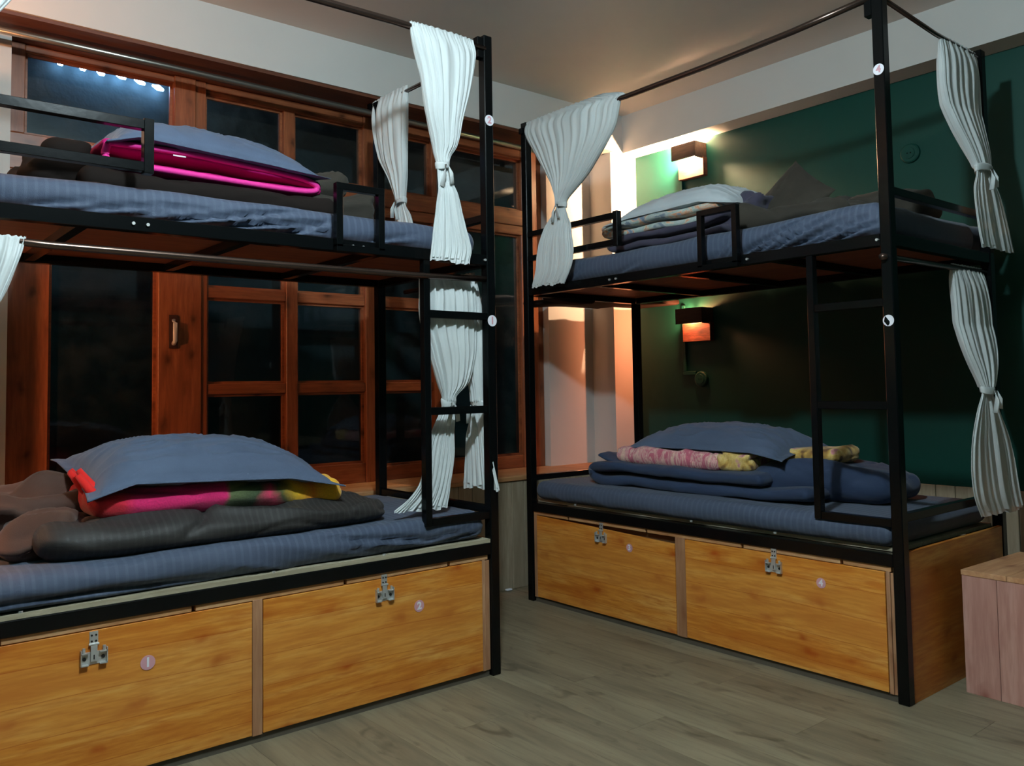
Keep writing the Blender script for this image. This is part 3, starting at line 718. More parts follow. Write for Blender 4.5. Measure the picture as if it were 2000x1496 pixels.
mb = heap(0.33, 0.60, 0.16, 0.40, 0.604, 0.70, 23, step=0.008, amp=0.035, r=0.045, crease=0.045)
t.part('bunched_corner', mb, MATS['brown_satin'], smooth=True)
floral = multi('bright_floral_plush', [(0.0, srgb(226, 36, 34)), (0.10, srgb(232, 30, 60)), (0.14, srgb(226, 24, 104)), (0.47, srgb(222, 24, 108)), (0.50, srgb(96, 108, 66)), (0.60, srgb(56, 74, 44)), (0.66, srgb(224, 60, 100)),
                (0.69, srgb(70, 84, 40)), (0.735, srgb(246, 186, 30)), (0.83, srgb(250, 140, 14)), (0.90, srgb(252, 190, 30)), (1.0, srgb(250, 178, 26))], 5, (1, 1, 1.2), 0.8, axis_grad=(0, -0.43, 0.46, 0.16))
def warp_ll(w): return Vector((w.x, w.y, w.z - 0.045 * max(0, w.x - 1.0)))
t = Thing('blanket', 'folded plush blanket in magenta, red and yellow under the pillow on the lower left mattress', 'blanket', 'L', (0.95, 0.3, 0.70))
t.part('body', heap(0.55, 1.372, 0.135, 0.52, 0.700, 0.790, 101, amp=0.010, r=0.045, crease=0.012, fn=lambda w, n: Vector((0, 0, -0.055 * max(0, w.x - 1.0) + 0.10 * max(0, 0.66 - w.x)))), floral, smooth=True)
rf = MB()
for i, (a, b, z) in enumerate(((0.525, 0.20, 0.842), (0.535, 0.24, 0.855), (0.520, 0.28, 0.848), (0.53, 0.32, 0.85))):
    rf = MB().sweep([(a, b, z), (a + 0.03, b - 0.015, z - 0.045), (a + 0.07, b - 0.03, z - 0.095), (a + 0.125, b - 0.02, z - 0.12)], [0.009, 0.014, 0.018, 0.014], 10)
    t.part('ruffle', rf, fabric('red_plush_edge', srgb(232, 36, 30), srgb(214, 24, 24), rough=0.8), smooth=True, label='bright red gathered edge')
def sag_ll(u, v): return -0.16 * max(0, (u - 1.15)) - 0.32 * max(0, 0.66 - u) * (1.0 if v < 0.33 else max(0.0, 1 - (v - 0.33) * 5))
single('pillow', pillow(0.935, 0.33, 0.824, 0.41, 0.245, 0.12, 0.0, 3, tilt=(-0.045, 0.10), sag=sag_ll, topf=0.85, pinch=0.06), grey_pil(), 'grey blue pillow on top of the bright floral blanket', 'pillow', 'L', (0.95, 0.33, 0.80), smooth=True)
# ---- left bunk, upper level
t = Thing('duvet', 'dark brown duvet bundled under the magenta blanket on the upper left mattress', 'duvet', 'L', (0.95, 0.4, 1.69))
t.part('body', heap(0.52, 1.36, 0.16, 0.60, 1.690, 1.765, 31, amp=0.008, r=0.035, crease=0.008), plain('dark_brown_fleece', srgb(28, 21, 18), 0.9, 0.2, var=0.2), smooth=True)
t.part('bundle_end', heap(1.26, 1.56, 0.20, 0.52, 1.688, 1.815, 37, amp=0.022, r=0.055, crease=0.022), brown(), smooth=True, label='rumpled brown end of the duvet')
t.part('bundle_top', heap(1.28, 1.47, 0.28, 0.52, 1.80, 1.885, 41, amp=0.02, r=0.04, crease=0.02), brown(), smooth=True)
t.part('bundle_end', heap(0.38, 0.60, 0.22, 0.50, 1.688, 1.80, 43, amp=0.03, r=0.06, crease=0.03), MATS['dark_brown_fleece'], smooth=True)
t.part('bundle_top', heap(0.44, 0.58, 0.28, 0.46, 1.775, 1.865, 47, amp=0.02, r=0.045, crease=0.02), MATS['dark_brown_fleece'], smooth=True)
def warp_lu(w): return Vector((w.x, w.y, w.z - 0.02 * max(0, w.x - 0.9)))
t = Thing('blanket', 'folded magenta plush blanket with a pink border on the upper left mattress', 'blanket', 'L', (0.95, 0.3, 1.77))
mg = plain('magenta_plush', srgb(196, 10, 116), 0.8, 0.3, nb=(60, 0.5, 0.004), var=0.35)
pk = plain('pink_border_plush', srgb(240, 60, 158), 0.8, 0.3, nb=(60, 0.4, 0.003))
t.part('folds', folded([(0.60, 1.852), (0.95, 1.852), (1.26, 1.832), (1.300, 1.812), (1.26, 1.795), (0.95, 1.790), (0.60, 1.795)], 0.034, 0.205, 0.56, seed=6, amp=0.005, warp=warp_lu), mg, smooth=True)
bd = MB()
def border(pts): bd.sweep([(warp_lu(Vector(p))) for p in catmull(pts, 8)], 0.0125, 10, flat=0.8)
border([(0.605, 0.203, 1.793), (0.78, 0.200, 1.790), (0.95, 0.199, 1.788), (1.24, 0.200, 1.793), (1.300, 0.203, 1.815), (1.25, 0.202, 1.838), (1.1, 0.203, 1.848)])
border([(0.60, 0.203, 1.853), (0.8, 0.201, 1.857), (0.95, 0.201, 1.853), (1.12, 0.202, 1.847)])
border([(0.60, 0.206, 1.795), (0.595, 0.215, 1.82), (0.60, 0.206, 1.85)])
t.part('border', bd, pk, smooth=True, label='lighter pink border')
t.part('care_tag', MB().box(0.79, 0.83, 0.186, 0.188, 1.838, 1.842), st_white(), label='small white stitched tag')
def sag_lu(u, v): return -0.03 * max(0, (u - 1.15)) ** 1.0 - 0.35 * max(0.0, 0.68 - u) * (1 if v < 0.5 else 0.6)
single('pillow', pillow(0.955, 0.37, 1.880, 0.372, 0.22, 0.105, 0.0, 9, tilt=(-0.05, 0.10), sag=sag_lu, topf=0.92, pinch=0.05), grey_pil(), 'grey blue pillow lying on the magenta blanket', 'pillow', 'L', (0.95, 0.37, 1.89), smooth=True)
# ---- right bunk, upper level
t = Thing('duvet', 'folded dark purple grey duvet under the patterned blanket on the upper right mattress', 'duvet', 'R', (0.85, 0.35, 1.71))
plum = fabric('plum_grey_cotton', srgb(70, 66, 84), srgb(58, 55, 72), rough=0.85)
t.part('folds', folded([(1.16, 1.738), (0.85, 1.733), (0.54, 1.735), (0.500, 1.757), (0.54, 1.777), (0.85, 1.778), (1.02, 1.785), (1.16, 1.80)], 0.036, 0.12, 0.56, seed=11, amp=0.009), plum, smooth=True)
t.part('loose_corner', heap(1.00, 1.24, 0.14, 0.46, 1.715, 1.905, 53, amp=0.02, r=0.075, crease=0.028, fn=lambda w, n: Vector((0.18 * (w.z - 1.72), 0.5 * (w.z - 1.72) * max(0.0, min(1.0, (0.42 - w.y) / 0.25)), 0.25 * (w.x - 1.2)))), plum, smooth=True)
t.part('dark_end', heap(0.375, 0.56, 0.26, 0.50, 1.706, 1.86, 57, amp=0.02, r=0.05, crease=0.02, fn=lambda w, n: Vector((0, 0, -0.12 * max(0, w.x - .44)))), MATS['dark_brown_fleece'], smooth=True, label='dark brown rolled end')
pat = multi('pale_patchwork_plush', [(0.0, srgb(90, 104, 128)), (0.36, srgb(120, 138, 152)), (0.42, srgb(186, 194, 192)), (0.50, srgb(166, 186, 180)), (0.54, srgb(206, 200, 186)), (0.60, srgb(224, 150, 104)), (0.64, srgb(164, 176, 186)), (0.72, srgb(110, 124, 148))], 11, (1, 1, 1.8), 0.8, detail=3)
t = Thing('blanket', 'folded pale blanket patterned in teal and orange under the white pillow', 'blanket', 'R', (0.85, 0.32, 1.81))
t.part('folds', folded([(1.14, 1.820), (0.85, 1.818), (0.50, 1.826), (0.460, 1.848), (0.50, 1.868), (0.85, 1.866), (1.12, 1.868)], 0.034, 0.14, 0.52, seed=15, amp=0.007, warp=lambda w: w + Vector((0, 0, -0.012))), pat, smooth=True)
white = fabric('white_pillow_cotton', srgb(196, 204, 208), srgb(184, 192, 198), rough=0.8)
single('pillow', pillow(0.86, 0.34, 1.893, 0.385, 0.225, 0.100, 0.0, 13, tilt=(0.02, 0.08), topf=0.9, sag=lambda u, v: -0.10 * max(0, 0.62 - u) - 0.22 * max(0, u - 1.03)), white, 'white pillow on the pale patterned blanket', 'pillow', 'R', (0.86, 0.34, 1.9), smooth=True)
# triangular looking cushion propped upright on its corner
def cushion(cu_, cv, cz, a, h, seed):
    mb = MB(); N = 40; G = [-1 + 2 * i / N for i in range(N + 1)]
    out = []
    for side in (1, -1):
        rows = []
        for t_ in G:
            rw = []
            for s in G:
                th = h * (max(0.0, (1 - abs(s) ** 2.6) * (1 - abs(t_) ** 2.6))) ** 0.55
                x0, z0 = a * s * (1 - 0.08 * (1 - t_ * t_)), a * t_ * (1 - 0.08 * (1 - s * s))
                ang = radians(52); x = x0 * cos(ang) - z0 * sin(ang); z = x0 * sin(ang) + z0 * cos(ang)
                y = side * th + 0.008 * nz((s, t_, side), 3, seed) + 0.004 * ridge(nz((s, t_, 1), 3, seed) * 2, 4)
                z += 0.0; zf = max(z, -0.155 + 0.02 * nz((s, t_, 0), 3, seed)); sq = zf - z
                y += sq * 0.35 * side
                rw.append((cu_ + x + (0.55 * sq), cv + y + (zf + 0.15) * 0.55, cz + zf))
            rows.append(rw)
        out.append(mb.grid(rows))
    n = N + 1; ring = [i for i in range(n)] + [i * n + N for i in range(1, n)] + [N * n + i for i in range(N - 1, -1, -1)] + [i * n for i in range(N - 1, 0, -1)]
    for i in range(len(ring)):
        p, q = ring[i], ring[(i + 1) % len(ring)]; mb.f.append((out[0] + p, out[0] + q, out[1] + q, out[1] + p))
    return mb
single('cushion', cushion(1.315, 0.30, 1.845, 0.155, 0.055, 61), brown(), 'dark brown cushion propped on its corner on the upper right mattress', 'cushion', 'R', (1.32, 0.3, 1.71), smooth=True)
t = Thing('bedspread', 'rumpled dark brown bedspread beside the propped cushion on the upper right mattress', 'bedspread', 'R', (1.45, 0.25, 1.71))
t.part('body', heap(1.215, 1.66, 0.13, 0.44, 1.708, 1.80, 63, amp=0.02, r=0.045, crease=0.022, fn=lambda w, n: Vector((0, 0.25 * max(0, w.x - 1.42) * max(0.0, min(1.0, (0.40 - w.y) / 0.25)), (-0.10 * max(0, w.x - 1.42) + 0.03 * max(0, 1.36 - w.x) / 0.14) * max(0, (w.z - 1.71) / 0.09)))), brown(), smooth=True)
t.part('far_lump', heap(1.42, 1.86, 0.42, 0.66, 1.712, 1.83, 67, amp=0.025, r=0.05, crease=0.02), brown(), smooth=True)
# ---- right bunk, lower level
t = Thing('duvet', 'navy duvet folded in thick layers on the lower right mattress', 'duvet', 'R', (1.0, 0.4, 0.6))
t.part('folds', folded([(1.50, 0.645), (1.15, 0.634), (0.75, 0.630), (0.40, 0.634), (0.335, 0.668), (0.40, 0.702), (0.75, 0.697), (1.05, 0.692), (1.30, 0.70)], 0.054, 0.13, 0.62, seed=19, amp=0.011, warp=lambda w: Vector((w.x, w.y, w.z - 0.006 - 0.1 * max(0, w.z - 0.66))), k=12), navy(), smooth=True)
t.part('loose_flap', folded([(0.375, 0.738), (0.47, 0.716), (0.70, 0.706), (1.02, 0.704)], 0.018, 0.15, 0.58, seed=23, amp=0.008, warp=lambda w: w + Vector((0, 0, -0.055 * (w.x - .4) if w.y < 0.3 else 0))), navy(), smooth=True)
t.part('far_end', heap(1.18, 1.74, 0.20, 0.66, 0.603, 0.765, 71, amp=0.016, r=0.08, crease=0.010, fn=lambda w, n: Vector((0, 0.30 * max(0, w.x - 1.30) * max(0.0, min(1.0, (0.6 - w.y) / 0.35)), -0.03 * max(0, 1.36 - w.x) / 0.2 - 0.14 * max(0, w.x - 1.45) * max(0, (w.z - 0.60) / 0.16)))), navy(), smooth=True)
pinkb = multi('pink_swirl_plush', [(0.0, srgb(196, 92, 116)), (0.42, srgb(206, 104, 124)), (0.5, srgb(232, 190, 178)), (0.56, srgb(206, 110, 128)), (0.63, srgb(236, 200, 180)), (1.0, srgb(200, 96, 118))], 10, (2.2, 1, 0.5), 2.2)
goldb = multi('gold_flower_plush', [(0.0, srgb(70, 46, 26)), (0.36, srgb(110, 72, 34)), (0.45, srgb(206, 162, 78)), (0.56, srgb(226, 196, 120)), (0.63, srgb(212, 140, 150)), (0.75, srgb(150, 100, 50))], 12, (1, 1, 1), 1.0)
t = Thing('blanket', 'rolled pink swirl blanket with golden flowers under the pillow on the lower right mattress', 'blanket', 'R', (0.95, 0.35, 0.74))
t.part('pink_half', heap(0.450, 1.065, 0.175, 0.52, 0.700, 0.782, 103, amp=0.008, r=0.04, crease=0.012, fn=lambda w, n: Vector((0, 0, 0.05 * max(0, 0.60 - w.x)))), pinkb, smooth=True)
t.part('gold_half', heap(1.04, 1.225, 0.185, 0.50, 0.702, 0.795, 73, amp=0.022, r=0.04, crease=0.025), goldb, smooth=True, label='golden flower printed end')
t.part('gold_corner', heap(1.20, 1.53, 0.33, 0.52, 0.752, 0.806, 79, amp=0.012, r=0.026, crease=0.015), goldb, smooth=True)
single('pillow', pillow(0.93, 0.40, 0.806, 0.462, 0.215, 0.105, -0.03, 17, tilt=(0.004, 0.07), topf=0.85, sag=lambda u, v: -0.16 * max(0, u - 1.22) - 0.10 * max(0, 0.62 - u)), grey_pil(), 'grey blue pillow on the rolled pink blanket', 'pillow', 'R', (0.93, 0.38, 0.82), smooth=True)
single('gap_light_blocker', heap(0.03, 1.88, 0.80, 1.232, 1.662, 1.725, 97, step=0.02, amp=0.005, r=0.03, crease=0.008), navy(),  # added roll, stops upper lamp light leaking down behind the bed
       'added navy roll blocking lamp light between the upper right mattress and the green wall', 'blanket', 'R', (0.95, 1.0, 1.66), smooth=True)
# dark cloth sagging below the upper right deck, extended to block lamp light
t = Thing('cloth_light_blocker', 'dark cloth sagging below the right bunk upper deck, extended to block lamp light', 'cloth', 'R', (0.0, 0.5, 1.55))
sagf = lambda w, n: Vector((0, 0, -0.018 * math.exp(-((w.y - 0.40) / 0.16) ** 2)))
t.part('body', heap(-0.44, 0.03, 0.37, 0.985, 1.565, 1.600, 83, step=0.016, amp=0.005, r=0.014, crease=0.006, fn=sagf), MATS['dark_brown_fleece'], smooth=True)  # added extension, bridges the gap to keep upper lamp light off the lower bunk
t.part('hem', heap(-0.07, 0.03, 0.19, 0.50, 1.548, 1.585, 85, step=0.012, amp=0.006, r=0.014, crease=0.008, fn=sagf), MATS['dark_brown_fleece'], smooth=True)
t.part('corner', heap(-0.305, 0.03, 0.96, 1.225, 1.565, 1.600, 84, step=0.016, amp=0.004, r=0.014, crease=0.006), MATS['dark_brown_fleece'], smooth=True)  # added filler beside the column, blocks lamp light as well

# ================================================================== CURTAINS
cm = NT('white_curtain_cotton')
cm.col((0.78, 0.82, 0.82, 1)); cm.rough(0.6); cm.b.inputs['Sheen Weight'].default_value = 0.2
trl = cm.n('ShaderNodeBsdfTranslucent'); trl.inputs[0].default_value = (0.72, 0.74, 0.72, 1)
ms = cm.n('ShaderNodeMixShader'); ms.inputs[0].default_value = 0.24
cm.l(cm.b.outputs[0], ms.inputs[1]); cm.l(trl.outputs[0], ms.inputs[2]); cm.l(ms.outputs[0], cm.out.inputs[0])
cm.bump(cm.noise(cm.mapping(), 300, 2), 0.15, 0.001)
CURT = cm.m
def interp(tab, z):
    tab = sorted(tab)
    if z <= tab[0][0]: return tab[0][1]
    if z >= tab[-1][0]: return tab[-1][1]
    for i in range(len(tab) - 1):
        if tab[i][0] <= z <= tab[i + 1][0]:
            z0, s0 = tab[i]; z1, s1 = tab[i + 1]; t = (z - z0) / (z1 - z0)
            m0 = (tab[i + 1][1] - tab[i - 1][1]) / (tab[i + 1][0] - tab[i - 1][0]) if i > 0 else (s1 - s0) / (z1 - z0)
            m1 = (tab[i + 2][1] - tab[i][1]) / (tab[i + 2][0] - tab[i][0]) if i + 2 < len(tab) else (s1 - s0) / (z1 - z0)
            h = z1 - z0
            return (2 * t ** 3 - 3 * t * t + 1) * s0 + (t ** 3 - 2 * t * t + t) * h * m0 + (-2 * t ** 3 + 3 * t * t) * s1 + (t ** 3 - t * t) * h * m1
def curtain(fr, axis, plane, A, Bt, ztie, label, seed=1, K=9, depth=0.03, group='white tied curtains', tails=True, top=None, yoff=None):
    """A, Bt: (z, s) edge tables; closed pleated tube of cloth, gathered at ztie"""
    zs = [a[0] for a in A + Bt]; z0, z1 = min(zs), max(zs)
    nz_, ns = 90, 240
    rows = []
    for i in range(nz_ + 1):
        z = z1 + (z0 - z1) * i / nz_
        a, b = interp(A, z), interp(Bt, z); c, w = (a + b) / 2, abs(b - a) / 2
        g = abs(z - ztie); tg = math.exp(-(g / 0.055) ** 2)          # closeness to the tie
        tp = math.exp(-((z1 - z) / 0.02) ** 2)                        # closeness to the pipe
        hd = 1 - math.exp(-((z1 - z) / 0.05) ** 2)
        D = 0.013 + depth * hd * (1 - tg) * (0.55 + 0.45 * (1 if z < ztie else min(1, g / 0.2))) + 0.010 * tg
        row = []
        for j in range(ns):
            th = 2 * pi * j / ns; s = cos(th); yy = sin(th)
            sg = 1 if yy >= 0 else -1
            pl = math.asin(max(-1, min(1, s))) / (pi / 2)
            ph = K * 1.35 * pi * pl + seed + 0.5 * sg * 1.3 + 2.2 * nz((pl * 2.2, 0, sg), 1.0, seed + 2)
            wv = sin(ph + 1.2 * nz((pl * 2, z * 2.0, sg), 1.0, seed)) + 0.45 * sin(ph * 1.7 + seed * 2 + 2.0 * nz((pl * 3, z * 1.5, 0), 1.0, seed + 4))
            A_ = (0.0035 + 0.0056 * hd * (1 - 0.6 * tg)) * (0.5 + 0.5 * (1 - tp)) * min(1.0, w / 0.05) * (0.35 + 1.1 * abs(nz((pl * 3.1, z * 1.1, sg * 2), 1.0, seed + 7)) * 1.6)
            if z < ztie: A_ *= 0.8; D *= 0.8
            ruff = 0.0025 * math.exp(-((z1 - z - 0.035) / 0.03) ** 2) * sin(ph * 2.6 + seed)
            y_ = sg * (abs(yy) ** 0.8) * D * (0.55 if sg > 0 else 1) + A_ * wv * (abs(yy) ** 0.5) + ruff
            x_ = c + w * s + 0.004 * nz((s, z * 5, sg), 2.0, seed) * (1 - tg)
            zz = z
            if i == nz_ or z < z0 + 0.05:
                k = max(0, 1 - (z - z0) / 0.05); zz += k * (0.002 * sin(ph * 0.5 + seed) + (0.014 if sg > 0 else 0.0) + 0.010 * nz((s * 2, 0, sg), 1.5, seed))
            if i < 2: zz += 0.002 * sin(ph * 1.5)
            if yoff: y_ += yoff(z)
            row.append((x_, plane + y_, zz) if axis == 'u' else (plane + y_, x_, zz))
        rows.append(row)
    ctr = interp(A, ztie) / 2 + interp(Bt, ztie) / 2
    o3 = (ctr, plane, z1) if axis == 'u' else (plane, ctr, z1)
    t = Thing('curtain', label, 'curtain', fr, o3, group=group)
    mb = MB(); b = mb.grid(rows, closed=True)
    # close the top over the pipe
    half = ns // 2
    for j in range(1, half - 1): mb.f.append((b + j, b + j + 1, b + ns - j - 1, b + ns - j))
    t.part('cloth', mb, CURT, smooth=True)
    w = abs(interp(Bt, ztie) - interp(A, ztie)) / 2 + 0.001
    yo = yoff(ztie) if yoff else 0
    ring = []
    for k in range(25):
        a = 2 * pi * k / 24; p = (w * cos(a), yo + 0.019 * sin(a), ztie + 0.007 * sin(a + seed)); ring.append((ctr + p[0], plane + p[1], p[2]) if axis == 'u' else (plane + p[1], ctr + p[0], p[2]))
    tb = MB(); rr = []
    for k in range(25):
        p = Vector(ring[k]); cpt = Vector((ctr, plane + yo, ztie) if axis == 'u' else (plane + yo, ctr, ztie)); d = (p - cpt); d.z = 0; d.normalize()
        rr.append([p + d * (0.0035 * cos(q) + 0.0012 * sin(3 * q)) + Vector((0, 0, 0.015 * sin(q))) for q in [2 * pi * m / 8 for m in range(8)]])
    tb.grid(rr, closed=True)
    if tails:
        sg = -1 if axis == 'u' else (-1 if fr == 'L' else 1)
        for q, dx in ((0.09, -0.018), (0.075, 0.012)):
            e = [(ctr + dx * 0.3, 0.032, ztie - 0.005), (ctr + dx, 0.040, ztie - q * 0.5), (ctr + dx * 1.5, 0.036, ztie - q)]
            e = [((s, plane + yo + sg * d_, z) if axis == 'u' else (plane + yo + sg * d_, s, z)) for s, d_, z in e]
            tb.sweep(e, [0.006, 0.009, 0.010], 8, flat=0.3)
    t.part('tie_band', tb, CURT, smooth=True)
    return t
E_ = lambda rows, k: [(z, r_[k]) for z, *r_ in rows]
def C(fr, axis, plane, rows, ztie, label, **kw): return curtain(fr, axis, plane, E_(rows, 0), E_(rows, 1), ztie, label, **kw)
C('L', 'u', -0.004, [(2.418, 1.566, 1.852), (2.348, 1.574, 1.857), (2.223, 1.610, 1.832), (2.094, 1.631, 1.794), (1.984, 1.659, 1.763), (1.93, 1.668, 1.726), (1.885, 1.667, 1.718), (1.753, 1.645, 1.753), (1.676, 1.633, 1.775), (1.60, 1.621, 1.798), (1.540, 1.613, 1.790)],
  1.905, 'long white curtain tied mid height at the top of the left bunk right post', seed=1, K=8, yoff=lambda z: -0.045 * max(0, min(1, (1.95 - z) / 0.15)) - 0.0)
C('L', 'v', 1.93, [(2.43, 0.585, 0.885), (2.30, 0.588, 0.875), (2.15, 0.594, 0.822), (2.03, 0.600, 0.728), (1.945, 0.612, 0.684), (1.90, 0.612, 0.676), (1.84, 0.568, 0.692), (1.76, 0.535, 0.690)],
  1.918, 'short white curtain tied low at the rear upper corner of the left bunk', seed=4, K=6, depth=0.02)
C('L', 'u', 0.006, [(1.512, 1.653, 1.905), (1.452, 1.652, 1.910), (1.358, 1.651, 1.911), (1.284, 1.666, 1.909), (1.191, 1.698, 1.900), (1.097, 1.731, 1.862), (1.049, 1.749, 1.808), (1.010, 1.745, 1.812), (0.911, 1.695, 1.803), (0.82, 1.664, 1.802), (0.729, 1.640, 1.784), (0.675, 1.590, 1.778), (0.632, 1.535, 1.770)],
  1.032, 'long white curtain behind the left bunk ladder with its hem trailing on the mattress', seed=7, K=8, yoff=lambda z: 0.075)
C('L', 'v', 1.925, [(1.535, 0.10, 0.36), (1.30, 0.045, 0.20), (1.10, 0.050, 0.134), (1.015, 0.052, 0.126), (0.96, 0.045, 0.140), (0.895, 0.025, 0.166), (0.79, -0.004, 0.181), (0.690, -0.036, 0.194)],
  1.020, 'white curtain tied at the right end of the lower left bunk with a straight hem', seed=9, K=6, depth=0.02)
C('L', 'u', -0.004, [(2.418, 0.03, 0.42), (2.25, 0.04, 0.37), (2.14, 0.06, 0.306), (2.097, 0.07, 0.278), (1.93, 0.10, 0.17), (1.88, 0.10, 0.17), (1.70, 0.05, 0.20)], 1.905, 'white curtain cut by the top left corner of the picture', seed=12, K=8)
C('L', 'u', -0.002, [(1.503, 0.04, 0.347), (1.40, 0.05, 0.320), (1.32, 0.06, 0.288), (1.15, 0.09, 0.20), (1.03, 0.10, 0.165), (0.98, 0.10, 0.165), (0.80, 0.05, 0.22)], 1.005, 'white curtain cut by the left edge of the picture below the upper deck', seed=14, K=8)
C('R', 'u', 0.004, [(2.452, 0.045, 0.60), (2.42, 0.034, 0.735), (2.39, 0.042, 0.712), (2.276, 0.113, 0.669), (2.151, 0.201, 0.550), (2.048, 0.263, 0.427), (1.994, 0.283, 0.362), (1.955, 0.283, 0.355), (1.90, 0.235, 0.382), (1.865, 0.208, 0.404), (1.74, 0.166, 0.429), (1.663, 0.156, 0.416), (1.580, 0.127, 0.365)],
  1.975, 'wide white fanned out curtain at the upper left post of the right bunk', seed=17, K=13, depth=0.035, yoff=lambda z: -0.05 * max(0, min(1, (2.1 - z) / 0.3)))
C('R', 'v', 1.93, [(2.412, 0.49, 0.815), (2.30, 0.494, 0.826), (2.20, 0.500, 0.820), (2.08, 0.552, 0.815), (1.975, 0.628, 0.812), (1.92, 0.660, 0.800), (1.88, 0.655, 0.812), (1.83, 0.632, 0.862), (1.72, 0.642, 0.930), (1.60, 0.676, 0.985)],
  1.912, 'white curtain tied at the upper far end of the right bunk', seed=19, K=7, depth=0.025, yoff=lambda z: 0.045 * max(0, min(1, (2.15 - z) / 0.25)), group='white tied curtains')
C('R', 'v', 1.925, [(1.527, 0.518, 0.791), (1.365, 0.538, 0.847), (1.205, 0.560, 0.842), (1.085, 0.615, 0.764), (1.036, 0.632, 0.722), (0.965, 0.582, 0.775), (0.825, 0.516, 0.880), (0.665, 0.516, 0.932), (0.560, 0.575, 0.965)],
  1.045, 'white curtain tied at the lower far end of the right bunk above the stool', seed=22, K=7, depth=0.025, yoff=lambda z: 0.045 * max(0, min(1, (1.3 - z) / 0.25)))

# ================================================================== WALL LAMPS, SOCKETS, CABLES
bark = wood('charred_wood', srgb(40, 27, 22), srgb(60, 42, 34), srgb(76, 54, 42), srgb(22, 15, 12), 'y', 0.7, knots=False)
rust = wood('rough_backplate_wood', srgb(58, 28, 18), srgb(92, 50, 34), srgb(112, 66, 46), srgb(30, 14, 10), 'y', 0.8, fine=3.0)
def wall_lamp(label, x, y0, y1, z0, power, wcol, flip=1, yo=0.03, zsh=0.09, out=0.11, plate=(0, 0.115)):
    """box shade open at the left, top and bottom, rough wood plate below; y0 is the end nearer the window wall"""
    t = Thing('wall_lamp', label, 'lamp', 'W', (x, (y0 + y1) / 2, z0), group='rustic box wall lamps')
    sx = -1 * flip; f = x + sx * out
    a, b = sorted((f, f - sx * 0.012))
    t.part('shade_front', MB().box(a, b, y1, y0, z0, z0 + zsh), bark, bevel=0.0015)
    a, b = sorted((f - sx * 0.012, x))
    t.part('shade_side', MB().box(a, b, y1, y1 + 0.012, z0 - 0.004, z0 + zsh), bark, bevel=0.0015)
    a, b = sorted((x + sx * 0.040, x))
    t.part('back_plate', MB().box(a, b, y1 + plate[0] * 0 - 0.004, y0 + 0.004, z0 - 0.105, z0 + 0.004), rust, bevel=0.002, label='rough wooden back plate')
    yc = (y0 + y1) / 2 + yo
    bm = MB(); bm.sweep([(x + sx * 0.062, yc, z0 + 0.074 - 0.0065 * k) for k in range(9)], [0.010, 0.011, 0.012, 0.017, 0.022, 0.023, 0.020, 0.013, 0.004], 16)
    t.part('bulb', bm, emit('warm_bulb_%d' % int(power), tuple(wcol) + (1,), power / (pi * 0.0066)), smooth=True)
    bm = MB(); bm.sweep([(x + sx * 0.062, yc, z0 + 0.088), (x + sx * 0.062, yc, z0 + 0.076)], 0.013, 12).sweep([(x + sx * 0.062, yc, z0 + 0.08), (x, yc, z0 + 0.08)], 0.006, 8)
    t.part('holder', bm, plain('lamp_holder', srgb(40, 36, 34), 0.5))
    return t
wall_lamp('glowing rustic wall lamp high on the green wall near the corner', XG, -0.955, -1.135, 2.422, UP_LAMP, WARM)
wall_lamp('glowing rustic wall lamp on the green wall under the upper deck', XG, -0.955, -1.150, 1.440, LOW_LAMP, AMBER, plate=(0, .1))
wall_lamp('rustic wall lamp on the left wall above the upper left mattress', -3.5, -1.18, -1.36, 2.42, LEFT_LAMP, (1.0, 0.42, 0.19), flip=-1, yo=0.075)
wall_lamp('rustic wall lamp on the left wall above the lower left mattress', -3.5, -1.18, -1.36, 1.40, LEFT_LAMP * 2.0, (1.0, 0.42, 0.19), flip=-1, yo=0.075)
def socket(label, y, z):
    t = Thing('wall_socket', label, 'socket', 'W', (XG, y, z), group='round green painted sockets')
    mb = MB(); mb.sweep([(XG, y, z), (XG - 0.012, y, z), (XG - 0.016, y, z)], [0.048, 0.046, 0.040], 32)
    t.part('cover', mb, green(), smooth=False)
    mb = MB(); mb.sweep([(XG - 0.0155, y, z), (XG - 0.019, y, z)], [0.027, 0.026], 28)
    t.part('insert', mb, green())
    for s in (-1, 1): t.part('pin_hole', MB().sweep([(XG - 0.019, y + s * 0.008, z), (XG - 0.0198, y + s * 0.008, z)], 0.003, 10), black())
socket('round green painted socket high on the green wall beside the right post', -2.340, 2.178)
socket('round green painted socket below the lower green wall lamp', -1.055, 1.112)
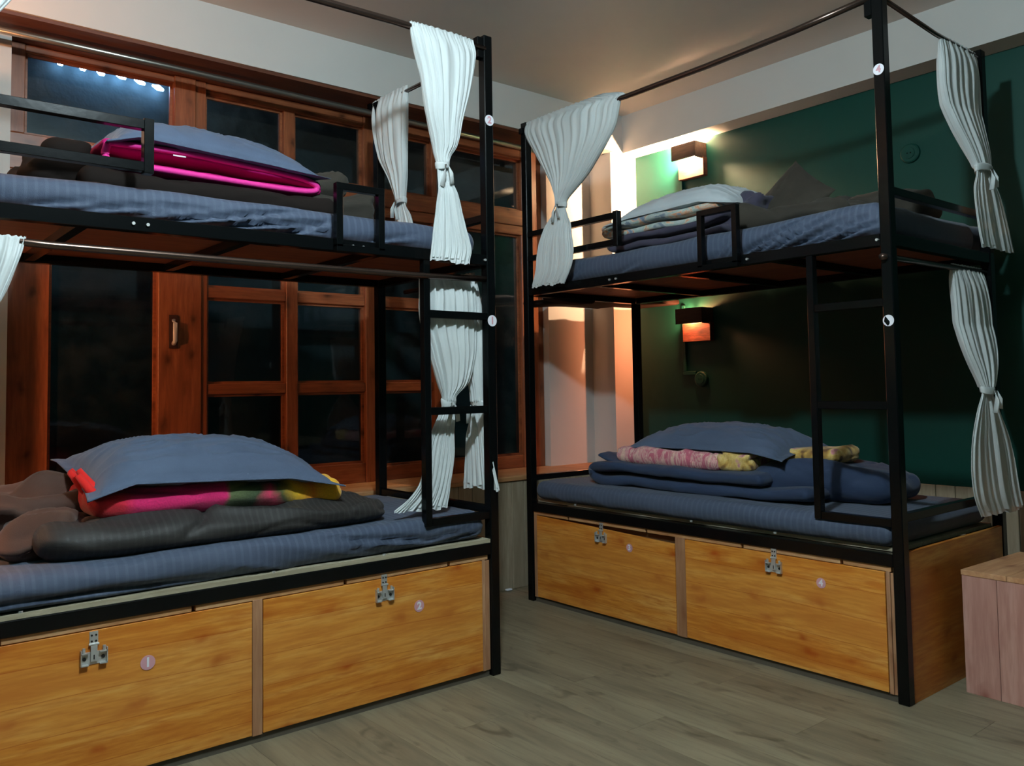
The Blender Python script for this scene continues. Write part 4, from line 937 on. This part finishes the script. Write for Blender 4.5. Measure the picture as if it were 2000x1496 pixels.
single('cable_cover', MB().box(XG - 0.014, XG, -0.948, -0.925, 1.16, 1.56).box(XG - 0.014, XG, -1.02, -0.925, 1.138, 1.16), green(), 'green painted cable cover running down from the lower wall lamp', 'cable cover', bevel=0.002, origin=(XG, -0.94, 1.3))
single('cable_cover', MB().box(XG - 0.014, XG, -0.955, -0.932, 1.70, 2.33), green(), 'green painted cable cover running down from the upper wall lamp', 'cable cover', bevel=0.002, origin=(XG, -0.94, 2.0))

# ================================================================== STOOL AND SCRAP
t = Thing('wooden_box', 'pinkish pine box stool beside the right bunk', 'box', 'W', (-0.055, -2.90, 0), None)
t.o.rotation_euler = (0, 0, radians(-2))
pk1 = wood('pink_pine', srgb(176, 124, 112), srgb(198, 148, 134), srgb(206, 160, 146), srgb(150, 88, 76), 'z', 0.55, fine=0.8, flat='x')
pk2 = wood('pale_pine_board', srgb(182, 128, 90), srgb(202, 150, 108), srgb(210, 162, 122), srgb(150, 92, 62), 'x', 0.55, fine=0.8, flat='z')
yy = -2.90
for w in (0.115, 0.105, 0.12, 0.11):
    t.part('front_board', MB().box(-0.055, -0.037, yy - w + 0.0006, yy - 0.0006, 0, 0.402), pk1, bevel=0.001); yy -= w
for i in range(4): t.part('side_board', MB().box(-0.037 + i * 0.11, -0.037 + (i + 1) * 0.11 - 0.001, -2.918, -2.90, 0, 0.402), pk1, bevel=0.001)
for i in range(4): t.part('side_board', MB().box(-0.037 + i * 0.11, -0.037 + (i + 1) * 0.11 - 0.001, yy, yy + 0.018, 0, 0.402), pk1, bevel=0.001)
t.part('back_board', MB().box(0.403, 0.42, yy, -2.90, 0, 0.402), pk1)
y0 = -2.898
for w in (0.15, 0.15, 0.154): t.part('top_board', MB().box(-0.057, 0.422, y0 - w + 0.0006, y0 - 0.0006, 0.4025, 0.421), pk2, bevel=0.0015); y0 -= w
single('paper_scrap', heap(-0.31, -0.27, -0.685, -0.660, 0.001, 0.012, 91, step=0.004, amp=0.004, r=0.006, crease=0.003), st_white(), 'small crumpled white paper scrap at the foot of the window wall', 'paper', origin=(-0.29, -0.67, 0), smooth=True)
